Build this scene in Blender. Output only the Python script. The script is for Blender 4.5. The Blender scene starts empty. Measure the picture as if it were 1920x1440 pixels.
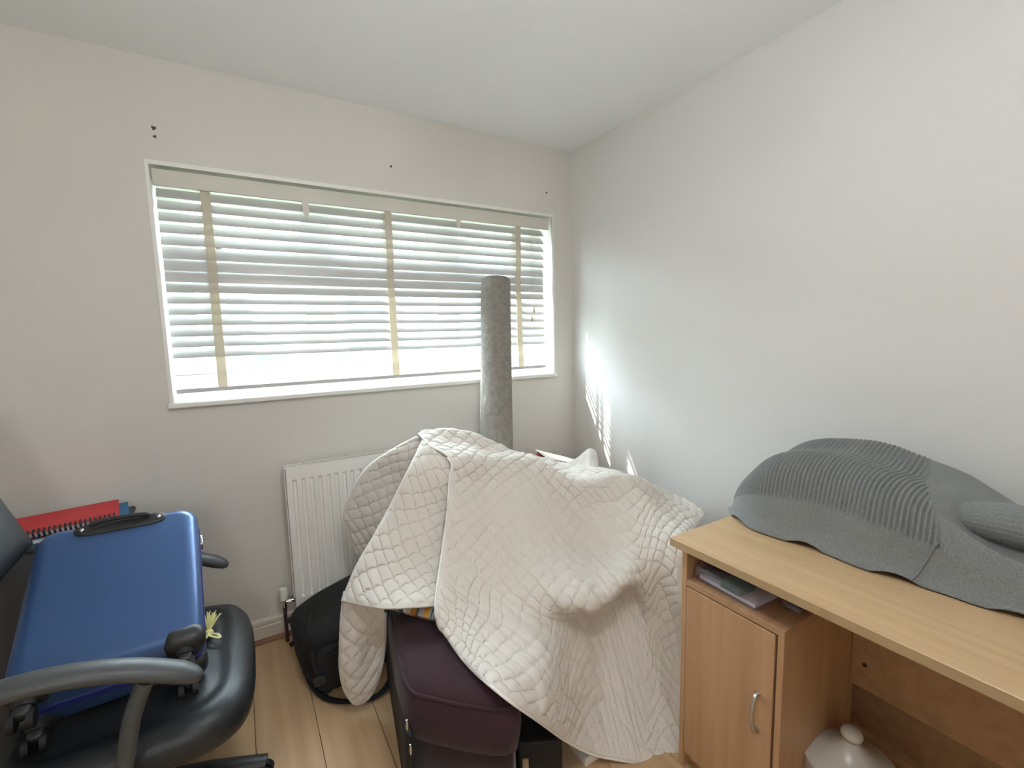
import bpy, bmesh, math, random
from math import sin, cos, pi, radians
from mathutils import Vector, Matrix, noise as mnoise

random.seed(7)
scene = bpy.context.scene
COL = scene.collection

# ------------------------------------------------------------------ camera
F_PX, YAW, PITCH, ROLL = 859.585, 0.5355, -0.1124, -0.0230
CAM = Vector((-1.7766, -2.2446, 1.3542))
_fwd = Vector((sin(YAW) * cos(PITCH), cos(YAW) * cos(PITCH), sin(PITCH)))
_r = Vector((cos(YAW), -sin(YAW), 0))
_u = _r.cross(_fwd)
CR = cos(ROLL) * _r + sin(ROLL) * _u
CU = -sin(ROLL) * _r + cos(ROLL) * _u
cam_data = bpy.data.cameras.new('camera')
cam_data.sensor_width = 36.0
cam_data.lens = F_PX / 1920 * 36.0
cam_data.clip_start = 0.02
cam = bpy.data.objects.new('camera', cam_data)
COL.objects.link(cam)
M = Matrix((CR, CU, -_fwd)).transposed().to_4x4()
M.translation = CAM
cam.matrix_world = M
scene.camera = cam


def P(px, py, axis, val):
    """Point where the photograph's pixel ray meets the plane axis=val."""
    d = (px - 960) / F_PX * CR - (py - 720) / F_PX * CU + _fwd
    t = (val - CAM[axis]) / d[axis]
    return CAM + t * d


# ------------------------------------------------------------------ light
scene.view_settings.view_transform = 'Standard'
scene.view_settings.look = 'None'
scene.view_settings.gamma = 1.0
scene.view_settings.use_curve_mapping = False
scene.view_settings.exposure = 1.64
cy_ = scene.cycles
cy_.max_bounces = 10
cy_.diffuse_bounces = 6
cy_.use_adaptive_sampling = True
cy_.adaptive_threshold = 0.02
cy_.sample_clamp_indirect = 0.0
cy_.caustics_reflective = False
cy_.caustics_refractive = False

world = bpy.data.worlds.new('world')
scene.world = world
world.use_nodes = True
bg = world.node_tree.nodes['Background']
bg.inputs['Color'].default_value = (0.80, 0.91, 1.0, 1)
bg.inputs['Strength'].default_value = 11.0

sun_data = bpy.data.lights.new('sun', 'SUN')
sun_data.energy = 6.0
sun_data.angle = radians(0.8)
sun_data.color = (1.0, 0.96, 0.88)
sun = bpy.data.objects.new('sun', sun_data)
COL.objects.link(sun)
sun.rotation_euler = Vector((0.17, -0.133, -0.242)).to_track_quat('-Z', 'Y').to_euler()
sun.location = (-4, 3, 6)
# the window opening guides the sampling of the sky light (emits nothing itself)
por_data = bpy.data.lights.new('sky_portal', 'AREA')
por_data.shape = 'RECTANGLE'
por_data.size, por_data.size_y = 1.86, 0.90
por_data.cycles.is_portal = True
por = bpy.data.objects.new('sky_portal', por_data)
COL.objects.link(por)
por.location = (-1.081, 0.25, 1.564)
por.rotation_euler = (radians(-90), 0, 0)

LAMP_STRENGTH = 13.0
HALL_FILL_STRENGTH = 13.0  # brightness of the added fill globe in the hall


# ------------------------------------------------------------------ materials
def lin(c):
    out = []
    for v in c:
        v = v / 255.0
        out.append(v / 12.92 if v <= 0.04045 else ((v + 0.055) / 1.055) ** 2.4)
    return (*out, 1.0)


MATS = {}


def mat(name, rgb, rough=0.6, metal=0.0, var=0.0, vscale=20.0, bump=0.0, bscale=200.0,
        stretch=(1, 1, 1), spec=0.5, sheen=0.0, coat=0.0, rgb2=None):
    m = bpy.data.materials.new(name)
    m.use_nodes = True
    nt = m.node_tree
    b = nt.nodes['Principled BSDF']
    b.inputs['Roughness'].default_value = rough
    b.inputs['Metallic'].default_value = metal
    b.inputs['Specular IOR Level'].default_value = spec
    if sheen:
        b.inputs['Sheen Weight'].default_value = sheen
        b.inputs['Sheen Roughness'].default_value = 0.5
    if coat:
        b.inputs['Coat Weight'].default_value = coat
        b.inputs['Coat Roughness'].default_value = 0.25
    c1 = lin(rgb)
    b.inputs['Base Color'].default_value = c1
    tc = nt.nodes.new('ShaderNodeTexCoord')
    mp = nt.nodes.new('ShaderNodeMapping')
    mp.inputs['Scale'].default_value = stretch
    nt.links.new(tc.outputs['Object'], mp.inputs['Vector'])
    if var or rgb2:
        n = nt.nodes.new('ShaderNodeTexNoise')
        n.inputs['Scale'].default_value = vscale
        n.inputs['Detail'].default_value = 5
        nt.links.new(mp.outputs['Vector'], n.inputs['Vector'])
        mix = nt.nodes.new('ShaderNodeMix')
        mix.data_type = 'RGBA'
        c2 = lin(rgb2) if rgb2 else tuple(max(0, v * (1 - var)) for v in c1[:3]) + (1,)
        mix.inputs[6].default_value = c1
        mix.inputs[7].default_value = c2
        rp = nt.nodes.new('ShaderNodeMapRange')
        rp.inputs[1].default_value = 0.3
        rp.inputs[2].default_value = 0.7
        nt.links.new(n.outputs['Fac'], rp.inputs[0])
        nt.links.new(rp.outputs[0], mix.inputs[0])
        nt.links.new(mix.outputs[2], b.inputs['Base Color'])
    if bump:
        n2 = nt.nodes.new('ShaderNodeTexNoise')
        n2.inputs['Scale'].default_value = bscale
        n2.inputs['Detail'].default_value = 3
        nt.links.new(mp.outputs['Vector'], n2.inputs['Vector'])
        bp = nt.nodes.new('ShaderNodeBump')
        bp.inputs['Strength'].default_value = bump
        bp.inputs['Distance'].default_value = 0.002
        nt.links.new(n2.outputs['Fac'], bp.inputs['Height'])
        nt.links.new(bp.outputs['Normal'], b.inputs['Normal'])
    MATS[name] = m
    return m


def wood(name, rgb, rgb2, grain_axis, rough=0.4, scale=1.0):
    """Laminate wood: streaks along one axis."""
    st = [38 * scale] * 3
    st[grain_axis] = 1.6 * scale
    m = mat(name, rgb, rough, rgb2=rgb2, vscale=1.0, stretch=tuple(st), bump=0.05, bscale=3.0)
    return m


wall_m = mat('wall_paint', (216, 212, 205), 0.9, var=0.03, vscale=2.0, bump=0.12, bscale=350, spec=0.2)
wallr_m = mat('wall_paint_side', (222, 220, 217), 0.9, var=0.03, vscale=2.0, bump=0.12, bscale=350, spec=0.2)
ceil_m = mat('ceiling_paint', (243, 246, 247), 0.95, var=0.02, vscale=3.0, bump=0.1, bscale=300, spec=0.2)
gloss_white = mat('gloss_white', (232, 230, 224), 0.35, var=0.02, vscale=6)
skirt_m = mat('skirting_white', (214, 204, 190), 0.45, var=0.04, vscale=8)
bead_m = mat('bead_wood', (142, 96, 66), 0.5, var=0.3, vscale=30, stretch=(1, 10, 10))
upvc = mat('upvc', (236, 238, 238), 0.3)
slat_m = mat('slat_white', (192, 192, 190), 0.32, var=0.02, vscale=5)
valance_m = mat('valance_white', (206, 203, 192), 0.5, var=0.02, vscale=5)
tape_m = mat('tape_beige', (222, 216, 200), 0.85, var=0.06, vscale=200)
_nt = tape_m.node_tree
_tl = _nt.nodes.new('ShaderNodeBsdfTranslucent')
_tl.inputs['Color'].default_value = lin((222, 214, 196))
_mx = _nt.nodes.new('ShaderNodeMixShader')
_mx.inputs[0].default_value = .35
_nt.links.new(_nt.nodes['Principled BSDF'].outputs[0], _mx.inputs[1])
_nt.links.new(_tl.outputs[0], _mx.inputs[2])
_nt.links.new(_mx.outputs[0], _nt.nodes['Material Output'].inputs[0])
cord_m = mat('cord_beige', (205, 196, 176), 0.8)
plank_ms = [wood('laminate_%d' % i, c1, c2, 1, 0.38, 0.5) for i, (c1, c2) in enumerate(
    [((208, 176, 136), (184, 148, 108)), ((203, 170, 130), (177, 142, 104)), ((212, 180, 142), (190, 154, 114)),
     ((198, 166, 128), (180, 146, 110))])]
joint_m = mat('joint_dark', (122, 90, 60), 0.8, var=0.2)
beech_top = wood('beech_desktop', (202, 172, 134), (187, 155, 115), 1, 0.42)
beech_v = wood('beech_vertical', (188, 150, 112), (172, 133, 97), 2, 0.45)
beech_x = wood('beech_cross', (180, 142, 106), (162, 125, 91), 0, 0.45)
beech_edge = mat('beech_edge', (176, 150, 112), 0.5, var=0.1, vscale=40)
satin = mat('satin_nickel', (200, 198, 192), 0.3, 1.0)
chrome = mat('chrome', (220, 220, 220), 0.12, 1.0)
quilt_m = mat('quilt_white', (214, 207, 198), 0.85, var=0.03, vscale=6, bump=0.15, bscale=500, sheen=0.15)
piping_m = mat('piping_white', (236, 234, 230), 0.7)
knit_m = mat('knit_grey', (134, 136, 135), 0.95, rgb2=(112, 115, 115), vscale=260, bump=0.5, bscale=700, sheen=0.15)
rugm = mat('rug_grey', (146, 140, 132), 0.9, rgb2=(124, 118, 111), vscale=40, bump=0.35, bscale=500)
rug_back = mat('rug_dark_back', (62, 54, 50), 0.95, var=0.2)
leather = mat('leather_black', (34, 36, 39), 0.42, var=0.2, vscale=10, bump=0.3, bscale=160, spec=0.5)
plastic_blk = mat('plastic_black', (38, 38, 39), 0.42)
arm_m = mat('armrest_grey', (70, 72, 72), 0.45, var=0.1)
rubber = mat('rubber_black', (24, 24, 25), 0.6)
suit_blue = mat('suitcase_blue', (62, 92, 140), 0.36, 0.35, var=0.08, vscale=400, coat=0.2)
suit_edge = mat('suitcase_blue_trim', (54, 62, 128), 0.3, 0.2)
nylon_blk = mat('nylon_black', (20, 20, 22), 0.8, var=0.3, vscale=60, bump=0.3, bscale=300)
strap_blk = mat('strap_black', (15, 15, 16), 0.75)
plum = mat('plum_velvet', (56, 26, 36), 0.9, rgb2=(42, 19, 27), vscale=14, bump=0.2, bscale=400, sheen=0.08)
plum_dark = mat('plum_base', (42, 25, 31), 0.95, rgb2=(34, 20, 25), vscale=14, sheen=0.2)
black_panel = mat('black_panel', (22, 21, 22), 0.7, var=0.2)
red_cover = mat('red_cover', (200, 42, 48), 0.5)
blue_cover = mat('blue_cover', (24, 112, 160), 0.5)
paper = mat('paper_white', (232, 230, 226), 0.8)
wire_m = mat('wire_dark', (60, 56, 56), 0.4, 0.6)
yellow_straw = mat('straw_yellow', (214, 204, 138), 0.7, var=0.15, vscale=50)
enamel = mat('enamel_white', (196, 192, 182), 0.28, var=0.03, vscale=8)
book_red = mat('book_dark_red', (108, 36, 46), 0.6)
book_pale = mat('book_pale', (222, 214, 206), 0.6, var=0.05, vscale=12)
green_print = mat('print_green', (14, 88, 60), 0.5)
black_print = mat('print_black', (28, 30, 32), 0.5)
hole_m = mat('plug_brown', (92, 74, 64), 0.9)
rad_m = mat('radiator_white', (236, 233, 227), 0.38)
pipe_m = mat('pipe_copper_painted', (84, 58, 56), 0.4, 0.4)
crate_m = mat('crate_grey', (70, 70, 74), 0.6)
leaf_m = mat('leaf_green', (78, 118, 52), 0.7, var=0.5, vscale=3)
render_m = mat('house_render', (206, 204, 198), 0.9, var=0.05)
brick_far = mat('house_brick', (150, 110, 92), 0.9, var=0.2, vscale=2)
roof_far = mat('house_roof', (120, 100, 92), 0.9, var=0.2, vscale=2)
dark_glass = mat('house_glass', (70, 84, 100), 0.1)
grass_m = mat('ground_grass', (128, 132, 116), 0.95, var=0.3, vscale=1.0)
pave_m = mat('ground_paving', (150, 146, 140), 0.95, var=0.2, vscale=1.0)
tan_m = mat('tan_tab', (176, 150, 118), 0.6)


def glassy(name, tint, gloss=0.06, rough=0.02, dens=0.0, diff=(230, 230, 240)):
    m = bpy.data.materials.new(name)
    m.use_nodes = True
    nt = m.node_tree
    nt.nodes.clear()
    out = nt.nodes.new('ShaderNodeOutputMaterial')
    tr = nt.nodes.new('ShaderNodeBsdfTransparent')
    tr.inputs['Color'].default_value = lin(tint)
    gl = nt.nodes.new('ShaderNodeBsdfGlossy')
    gl.inputs['Roughness'].default_value = rough
    mx = nt.nodes.new('ShaderNodeMixShader')
    mx.inputs[0].default_value = gloss
    src = tr
    if dens:
        df = nt.nodes.new('ShaderNodeBsdfDiffuse')
        df.inputs['Color'].default_value = lin(diff)
        m2 = nt.nodes.new('ShaderNodeMixShader')
        m2.inputs[0].default_value = dens
        nt.links.new(tr.outputs[0], m2.inputs[1])
        nt.links.new(df.outputs[0], m2.inputs[2])
        src = m2
    nt.links.new(src.outputs[0], mx.inputs[1])
    nt.links.new(gl.outputs[0], mx.inputs[2])
    nt.links.new(mx.outputs[0], out.inputs[0])
    return m


glass_m = glassy('window_glass', (246, 250, 250))
clear_plastic = glassy('clear_plastic', (236, 234, 246), dens=0.13, rough=0.15, diff=(226, 224, 236))


def stripe_material():
    m = bpy.data.materials.new('stripe_fabric')
    m.use_nodes = True
    nt = m.node_tree
    b = nt.nodes['Principled BSDF']
    b.inputs['Roughness'].default_value = 0.9
    tc = nt.nodes.new('ShaderNodeTexCoord')
    sx = nt.nodes.new('ShaderNodeSeparateXYZ')
    nt.links.new(tc.outputs['Object'], sx.inputs[0])
    ma = nt.nodes.new('ShaderNodeMath')
    ma.operation = 'MULTIPLY'
    ma.inputs[1].default_value = 6.3
    nt.links.new(sx.outputs['X'], ma.inputs[0])
    fr = nt.nodes.new('ShaderNodeMath')
    fr.operation = 'FRACT'
    nt.links.new(ma.outputs[0], fr.inputs[0])
    cr = nt.nodes.new('ShaderNodeValToRGB')
    cr.color_ramp.interpolation = 'CONSTANT'
    seq = [(0, (196, 178, 160)), (.10, (190, 118, 40)), (.22, (92, 84, 84)), (.28, (168, 160, 166)), (.40, (196, 136, 48)),
           (.52, (150, 152, 156)), (.56, (84, 86, 90)), (.60, (150, 152, 156)), (.64, (84, 86, 90)), (.69, (130, 140, 138)),
           (.82, (60, 68, 66)), (.92, (214, 206, 196))]
    el = cr.color_ramp.elements
    while len(el) < len(seq):
        el.new(0.5)
    for e, (p_, c_) in zip(el, seq):
        e.position = p_
        e.color = lin(c_)
    nt.links.new(fr.outputs[0], cr.inputs[0])
    nt.links.new(cr.outputs[0], b.inputs['Base Color'])
    return m


stripe_m = stripe_material()


# ------------------------------------------------------------------ geometry helpers
def box(bm, x0, x1, y0, y1, z0, z1):
    vs = [bm.verts.new((x, y, z)) for x in (x0, x1) for y in (y0, y1) for z in (z0, z1)]
    for f in ((0, 1, 3, 2), (4, 6, 7, 5), (0, 4, 5, 1), (2, 3, 7, 6), (0, 2, 6, 4), (1, 5, 7, 3)):
        bm.faces.new([vs[i] for i in f])
    return vs


def bevel_all(bm, r, seg=2):
    bmesh.ops.recalc_face_normals(bm, faces=bm.faces)
    es = [e for e in bm.edges if len(e.link_faces) == 2 and e.calc_face_angle(0) > 0.6]
    bmesh.ops.bevel(bm, geom=es, offset=r, segments=seg, profile=0.5, affect='EDGES', clamp_overlap=True)


def rbox(x0, x1, y0, y1, z0, z1, r=0.0, seg=2):
    bm = bmesh.new()
    box(bm, x0, x1, y0, y1, z0, z1)
    if r:
        bevel_all(bm, r, seg)
    return bm


def tube(bm, pts, rad, n=10, cap=True, flat=1.0, up=None):
    """Swept tube; rad scalar or list; flat squashes the cross section along 'up'."""
    pts = [Vector(p) for p in pts]
    k = len(pts)
    rs = rad if isinstance(rad, (list, tuple)) else [rad] * k
    rings = []
    ref = Vector(up) if up else Vector((0, 0, 1))
    for i in range(k):
        t = (pts[min(i + 1, k - 1)] - pts[max(i - 1, 0)]).normalized()
        a = ref - ref.dot(t) * t
        if a.length < 1e-3:
            a = Vector((1, 0, 0)) - t.x * t
            if a.length < 1e-3:
                a = Vector((0, 1, 0)) - t.y * t
        a.normalize()
        b = t.cross(a)
        if not up:
            ref = a
        rings.append([bm.verts.new(pts[i] + rs[i] * (cos(2 * pi * j / n) * b + sin(2 * pi * j / n) * flat * a)) for j in range(n)])
    for i in range(k - 1):
        for j in range(n):
            bm.faces.new((rings[i][j], rings[i][(j + 1) % n], rings[i + 1][(j + 1) % n], rings[i + 1][j]))
    if cap:
        bm.faces.new(rings[0][::-1])
        bm.faces.new(rings[-1])
    return rings


def lathe(bm, prof, centre, n=32):
    cx, cy, cz = centre
    rings = []
    for r, z in prof:
        if r < 1e-5:
            rings.append([bm.verts.new((cx, cy, cz + z))])
        else:
            rings.append([bm.verts.new((cx + r * cos(2 * pi * j / n), cy + r * sin(2 * pi * j / n), cz + z)) for j in range(n)])
    for a, b in zip(rings, rings[1:]):
        for j in range(n):
            k = (j + 1) % n
            if len(a) == 1 and len(b) == 1:
                continue
            if len(a) == 1:
                bm.faces.new((a[0], b[k], b[j]))
            elif len(b) == 1:
                bm.faces.new((a[j], a[k], b[0]))
            else:
                bm.faces.new((a[j], a[k], b[k], b[j]))
    bmesh.ops.recalc_face_normals(bm, faces=bm.faces)


def prism(bm, poly, z0, z1):
    lo = [bm.verts.new((x, y, z0)) for x, y in poly]
    hi = [bm.verts.new((x, y, z1)) for x, y in poly]
    n = len(poly)
    bm.faces.new(lo[::-1])
    bm.faces.new(hi)
    for i in range(n):
        bm.faces.new((lo[i], lo[(i + 1) % n], hi[(i + 1) % n], hi[i]))
    bmesh.ops.recalc_face_normals(bm, faces=bm.faces)


def cr1(p0, p1, p2, p3, t):
    return 0.5 * ((2 * p1) + (p2 - p0) * t + (2 * p0 - 5 * p1 + 4 * p2 - p3) * t * t + (3 * p1 - p0 - 3 * p2 + p3) * t ** 3)


def spline(pts, n):
    """Catmull-Rom through pts -> n samples."""
    pts = [Vector(p) for p in pts]
    k = len(pts)
    out = []
    for i in range(n):
        s = i / (n - 1) * (k - 1)
        a = min(int(s), k - 2)
        t = s - a
        p0 = pts[a - 1] if a > 0 else 2 * pts[0] - pts[1]
        p3 = pts[a + 2] if a + 2 < k else 2 * pts[-1] - pts[-2]
        out.append(cr1(p0, pts[a], pts[a + 1], p3, t))
    return out


def surf(grid, nu, nv):
    """Bicubic surface through a grid of points: rows (v) of columns (u) -> nv x nu points."""
    rows = [spline(r, nu) for r in grid]
    cols = [spline([r[j] for r in rows], nv) for j in range(nu)]
    return [[cols[j][i] for j in range(nu)] for i in range(nv)]


def add_surf(bm, S, flip=False):
    V = [[bm.verts.new(p) for p in r] for r in S]
    for i in range(len(S) - 1):
        for j in range(len(S[0]) - 1):
            q = (V[i][j], V[i][j + 1], V[i + 1][j + 1], V[i + 1][j])
            bm.faces.new(q[::-1] if flip else q)
    return V


def normals(S):
    nv, nu = len(S), len(S[0])
    N = []
    for i in range(nv):
        row = []
        for j in range(nu):
            a = S[i][min(j + 1, nu - 1)] - S[i][max(j - 1, 0)]
            b = S[min(i + 1, nv - 1)][j] - S[max(i - 1, 0)][j]
            n = b.cross(a)
            row.append(n.normalized() if n.length > 1e-12 else Vector((0, 0, 1)))
        N.append(row)
    return N


def mk(name, bm, m, parent=None, smooth=None, sub=0, solid=0.0):
    me = bpy.data.meshes.new(name)
    bm.to_mesh(me)
    bm.free()
    if isinstance(m, (list, tuple)):
        for q in m:
            me.materials.append(q)
    else:
        me.materials.append(m)
    o = bpy.data.objects.new(name, me)
    COL.objects.link(o)
    if smooth is not None:
        me.polygons.foreach_set('use_smooth', [True] * len(me.polygons))
        if smooth < 179:
            me.set_sharp_from_angle(angle=radians(smooth))
    if solid:
        md = o.modifiers.new('thickness', 'SOLIDIFY')
        md.thickness = solid
        md.offset = -1
    if sub:
        md = o.modifiers.new('subdivision', 'SUBSURF')
        md.levels = md.render_levels = sub
    if parent:
        attach(o, parent)
    return o


def attach(o, parent):
    o.parent = parent
    L = parent.get('_w')
    W = Vector(L) if L is not None else parent.location.copy()
    q = parent
    while q.parent:
        q = q.parent
    root = q
    o.matrix_parent_inverse = Matrix.Translation(-root.location) if root.type == 'EMPTY' else Matrix.Identity(4)
    if parent is not root:
        # parent part already sits in world space through its own parent inverse and has identity basis
        o.matrix_parent_inverse = Matrix.Identity(4)


def thing(name, label, cat, loc, group=None):
    o = bpy.data.objects.new(name, None)
    o.empty_display_size = 0.05
    COL.objects.link(o)
    o.location = loc
    return tag(o, label, cat, group)


def tag(o, label, cat, group=None):
    o['label'] = label
    o['category'] = cat
    if group:
        o['group'] = group
    return o


def structure(o, label=None):
    o['kind'] = 'structure'
    if label:
        o['label'] = label
    return o


# ------------------------------------------------------------------ room shell
H = 2.4
XL, YF = -3.0, -3.3          # left wall, wall behind the camera
W0, W1, Z0, Z1 = -2.019, -0.1436, 1.104, 2.023   # window opening
TH = 0.26

bm = bmesh.new()
box(bm, XL - .2, .2, YF - 1.6, TH, -.2, -.014)
floor = structure(mk('floor', bm, joint_m), 'oak laminate floor of narrow planks')
# planks run away from the window; each is its own piece
pw, plen = 0.19, 1.29
x = -1.828 - 7 * pw
i = 0
while x < 0.0:
    off = (i * 0.47) % 1.0 * plen
    y = -0.002 + off - plen
    y1 = -0.002
    while y1 > YF:
        y0 = max(y, YF)
        xa, xb = max(x, XL) + .0008, min(x + pw, 0) - .0008
        if xb - xa > .01 and y1 - y0 > .02:
            b2 = rbox(xa, xb, y0 + .0008, y1 - .0008, -.013, 0.0, .0012, 1)
            mk('plank', b2, random.choice(plank_ms), floor)
        y1 = y0
        y -= plen
    x += pw
    i += 1

bm = bmesh.new()
box(bm, XL - .2, .2, YF - 1.6, TH, H, H + .15)
structure(mk('ceiling', bm, ceil_m), 'plain white ceiling')
bm = bmesh.new()
box(bm, XL - .2, W0, 0, TH, -.014, H)
box(bm, W1, 0, 0, TH, -.014, H)
box(bm, W0, W1, 0, TH, -.014, Z0 - .02)
box(bm, W0, W1, 0, TH, Z1, H)
wall_back = structure(mk('wall_back', bm, wall_m), 'cream wall around the window')
bm = bmesh.new()
box(bm, 0, .2, YF - .2, TH, -.014, H)
structure(mk('wall_right', bm, wallr_m), 'cream wall behind the desk')
bm = bmesh.new()
box(bm, XL - .2, XL, YF - .2, 0, -.014, H)
structure(mk('wall_left', bm, wall_m))
bm = bmesh.new()
DXA, DXB = -2.62, -1.80       # doorway behind the camera, added to let the hall fill light in
box(bm, XL, DXA, YF - .12, YF, -.014, H)
box(bm, DXB, 0, YF - .12, YF, -.014, H)
box(bm, DXA, DXB, YF - .12, YF, 2.03, H)
structure(mk('wall_front', bm, wall_m))
bm = bmesh.new()
HY = YF - 1.5  # unseen hall shell, added to enclose the fill globe
box(bm, -3.05, -3.0, HY, YF - .12, -.014, H)
box(bm, -1.30, -1.25, HY, YF - .12, -.014, H)
box(bm, -3.05, -1.25, HY - .05, HY, -.014, H)
structure(mk('wall_hall', bm, wall_m))
bm = bmesh.new()
for xa, xb in ((DXA - .06, DXA), (DXB, DXB + .06)):
    box(bm, xa, xb, YF, YF + .015, 0, 2.03)
box(bm, DXA - .06, DXB + .06, YF, YF + .015, 2.03, 2.09)
structure(mk('trim_3', bm, gloss_white))  # casing around the added doorway

# old wall-plug holes above the window
for px, py, r in ((288, 240, .0075), (290, 256, .0055), (733, 312, .0055), (1025, 361, .0055)):
    c = P(px, py, 1, 0)
    bm = bmesh.new()
    prof = [(0, -.001), (r * .45, -.001), (r * .6, .002), (r, .001), (r * .95, -.001)]
    for k in range(12):
        pass
    ring0 = [bm.verts.new((c.x + r * (1 + .25 * sin(3 * a + r * 900)) * cos(a), -.0002, c.z + r * (1 + .25 * sin(3 * a + r * 900)) * sin(a))) for a in [2 * pi * k / 14 for k in range(14)]]
    ring1 = [bm.verts.new((c.x + r * .6 * cos(a), -.0022, c.z + r * .6 * sin(a))) for a in [2 * pi * k / 14 for k in range(14)]]
    ring2 = [bm.verts.new((c.x + r * .35 * cos(a), -.0006, c.z + r * .35 * sin(a))) for a in [2 * pi * k / 14 for k in range(14)]]
    for A, B in ((ring0, ring1), (ring1, ring2)):
        for k in range(14):
            bm.faces.new((A[k], A[(k + 1) % 14], B[(k + 1) % 14], B[k]))
    bm.faces.new(ring2)
    bmesh.ops.recalc_face_normals(bm, faces=bm.faces)
    mk('wall_plug', bm, hole_m, wall_back)


def skirting(name, along_x, a0, a1):
    prof = [(0, 0), (.016, 0), (.016, .068), (.0135, .072), (.0135, .078), (.016, .082), (.014, .094), (.008, .102), (0, .103)]
    bm = bmesh.new()
    ra, rb = [], []
    for d, z in prof:
        ra.append(bm.verts.new((a0, -d, z) if along_x else (-d, a0, z)))
        rb.append(bm.verts.new((a1, -d, z) if along_x else (-d, a1, z)))
    for k in range(len(prof) - 1):
        bm.faces.new((ra[k], ra[k + 1], rb[k + 1], rb[k]))
    bm.faces.new(ra)
    bm.faces.new(rb[::-1])
    bmesh.ops.recalc_face_normals(bm, faces=bm.faces)
    return structure(mk(name, bm, skirt_m))


skirting('baseboard_back', True, XL, 0)
skirting('baseboard_right', False, YF, -.017)
for nm, ax in (('trim_1', True), ('trim_2', False)):
    bm = bmesh.new()
    q = [(0, 0)] + [(.016 * cos(a), .016 * sin(a)) for a in [pi / 2 * k / 5 for k in range(6)]]
    a0, a1 = (XL, -.034) if ax else (YF, -.034)
    ra = [bm.verts.new((a0, -.016 - d, z) if ax else (-.016 - d, a0, z)) for d, z in q]
    rb = [bm.verts.new((a1, -.016 - d, z) if ax else (-.016 - d, a1, z)) for d, z in q]
    for k in range(len(q)):
        bm.faces.new((ra[k], ra[(k + 1) % len(q)], rb[(k + 1) % len(q)], rb[k]))
    bm.faces.new(ra)
    bm.faces.new(rb[::-1])
    bmesh.ops.recalc_face_normals(bm, faces=bm.faces)
    structure(mk(nm, bm, bead_m), 'brown wooden bead along the skirting')

# ------------------------------------------------------------------ window
win = bpy.data.objects.new('window_1', None)
COL.objects.link(win)
win.location = ((W0 + W1) / 2, .12, Z0)
structure(win, 'wide white framed window in deep reveal')
# white painted reveal lining
lt = .006
bm = bmesh.new()
box(bm, W0, W1, -.002, .15, Z1 - lt, Z1)
box(bm, W0, W0 + lt, -.002, .15, Z0, Z1 - lt)
box(bm, W1 - lt, W1, -.002, .15, Z0, Z1 - lt)
mk('reveal', bm, gloss_white, win)
bm = bmesh.new()
box(bm, W0 - .006, W1 + .004, -.004, .002, Z1 - .008, Z1 + .008)
box(bm, W0 - .006, W0 + .006, -.004, .002, Z0, Z1 - .008)
box(bm, W1 - .006, W1 + .004, -.004, .002, Z0, Z1 - .008)
mk('edge_bead', bm, gloss_white, win)
mk('sill_board', rbox(W0 - .012, W1 + .006, -.024, .15, Z0 - .02, Z0, .004, 2), gloss_white, win)
fy0, fy1 = .15, .215
xs = [W0, W0 + .60, W1 - .60, W1]
bm = bmesh.new()
fw = .055
box(bm, W0, W1, fy0, fy1, Z0, Z0 + fw)
box(bm, W0, W1, fy0, fy1, Z1 - fw, Z1)
box(bm, W0, W0 + fw, fy0, fy1, Z0 + fw, Z1 - fw)
box(bm, W1 - fw, W1, fy0, fy1, Z0 + fw, Z1 - fw)
for xm in xs[1:3]:
    box(bm, xm - .03, xm + .03, fy0, fy1, Z0 + fw, Z1 - fw)
mk('frame', bm, upvc, win)
for a, b in zip(xs, xs[1:]):
    a2, b2 = a + (fw if a == W0 else .03), b - (fw if b == W1 else .03)
    s = .035
    bm = bmesh.new()
    za, zb = Z0 + fw, Z1 - fw
    box(bm, a2, b2, fy0 + .012, fy1 - .01, za, za + s)
    box(bm, a2, b2, fy0 + .012, fy1 - .01, zb - s, zb)
    box(bm, a2, a2 + s, fy0 + .012, fy1 - .01, za + s, zb - s)
    box(bm, b2 - s, b2, fy0 + .012, fy1 - .01, za + s, zb - s)
    sash = mk('sash', bm, upvc, win)
    bm = bmesh.new()
    box(bm, a2 + s, b2 - s, fy0 + .03, fy0 + .034, za + s, zb - s)
    mk('pane', bm, glass_m, sash)

# ------------------------------------------------------------------ venetian blind
blind = thing('venetian_blind', 'white wooden venetian blind with beige tapes hanging in the window', 'blind', ((W0 + W1) / 2, .04, Z0))
BY = .045
mk('valance', rbox(W0 + .010, W1 - .020, .012, .022, 1.943, 2.006, .003, 2), valance_m, blind)
mk('headrail', rbox(W0 + .014, W1 - .024, .024, .076, 1.962, 2.006, .002, 1), valance_m, blind)
sx0, sx1 = W0 + .016, W1 - .046
# slat cross section: slightly crowned 50 mm x 3 mm
sb = bmesh.new()
n = 8
top, bot = [], []
for xx in (sx0, sx1):
    tr_, br_ = [], []
    for k in range(n + 1):
        t = k / n * 2 - 1
        z = .0025 * (1 - t * t)
        tr_.append(sb.verts.new((xx, .025 * t, z + .0014)))
        br_.append(sb.verts.new((xx, .025 * t, z - .0014)))
    top.append(tr_)
    bot.append(br_)
for k in range(n):
    sb.faces.new((top[0][k], top[1][k], top[1][k + 1], top[0][k + 1]))
    sb.faces.new((bot[0][k + 1], bot[1][k + 1], bot[1][k], bot[0][k]))
sb.faces.new((top[0][0], bot[0][0], bot[1][0], top[1][0]))
sb.faces.new((top[1][n], bot[1][n], bot[0][n], top[0][n]))
for e_, flip in ((0, 1), (1, 0)):
    loop = top[e_] + bot[e_][::-1]
    sb.faces.new(loop if flip else loop[::-1])
bmesh.ops.recalc_face_normals(sb, faces=sb.faces)
slat_me = bpy.data.meshes.new('slat')
sb.to_mesh(slat_me)
sb.free()
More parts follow.
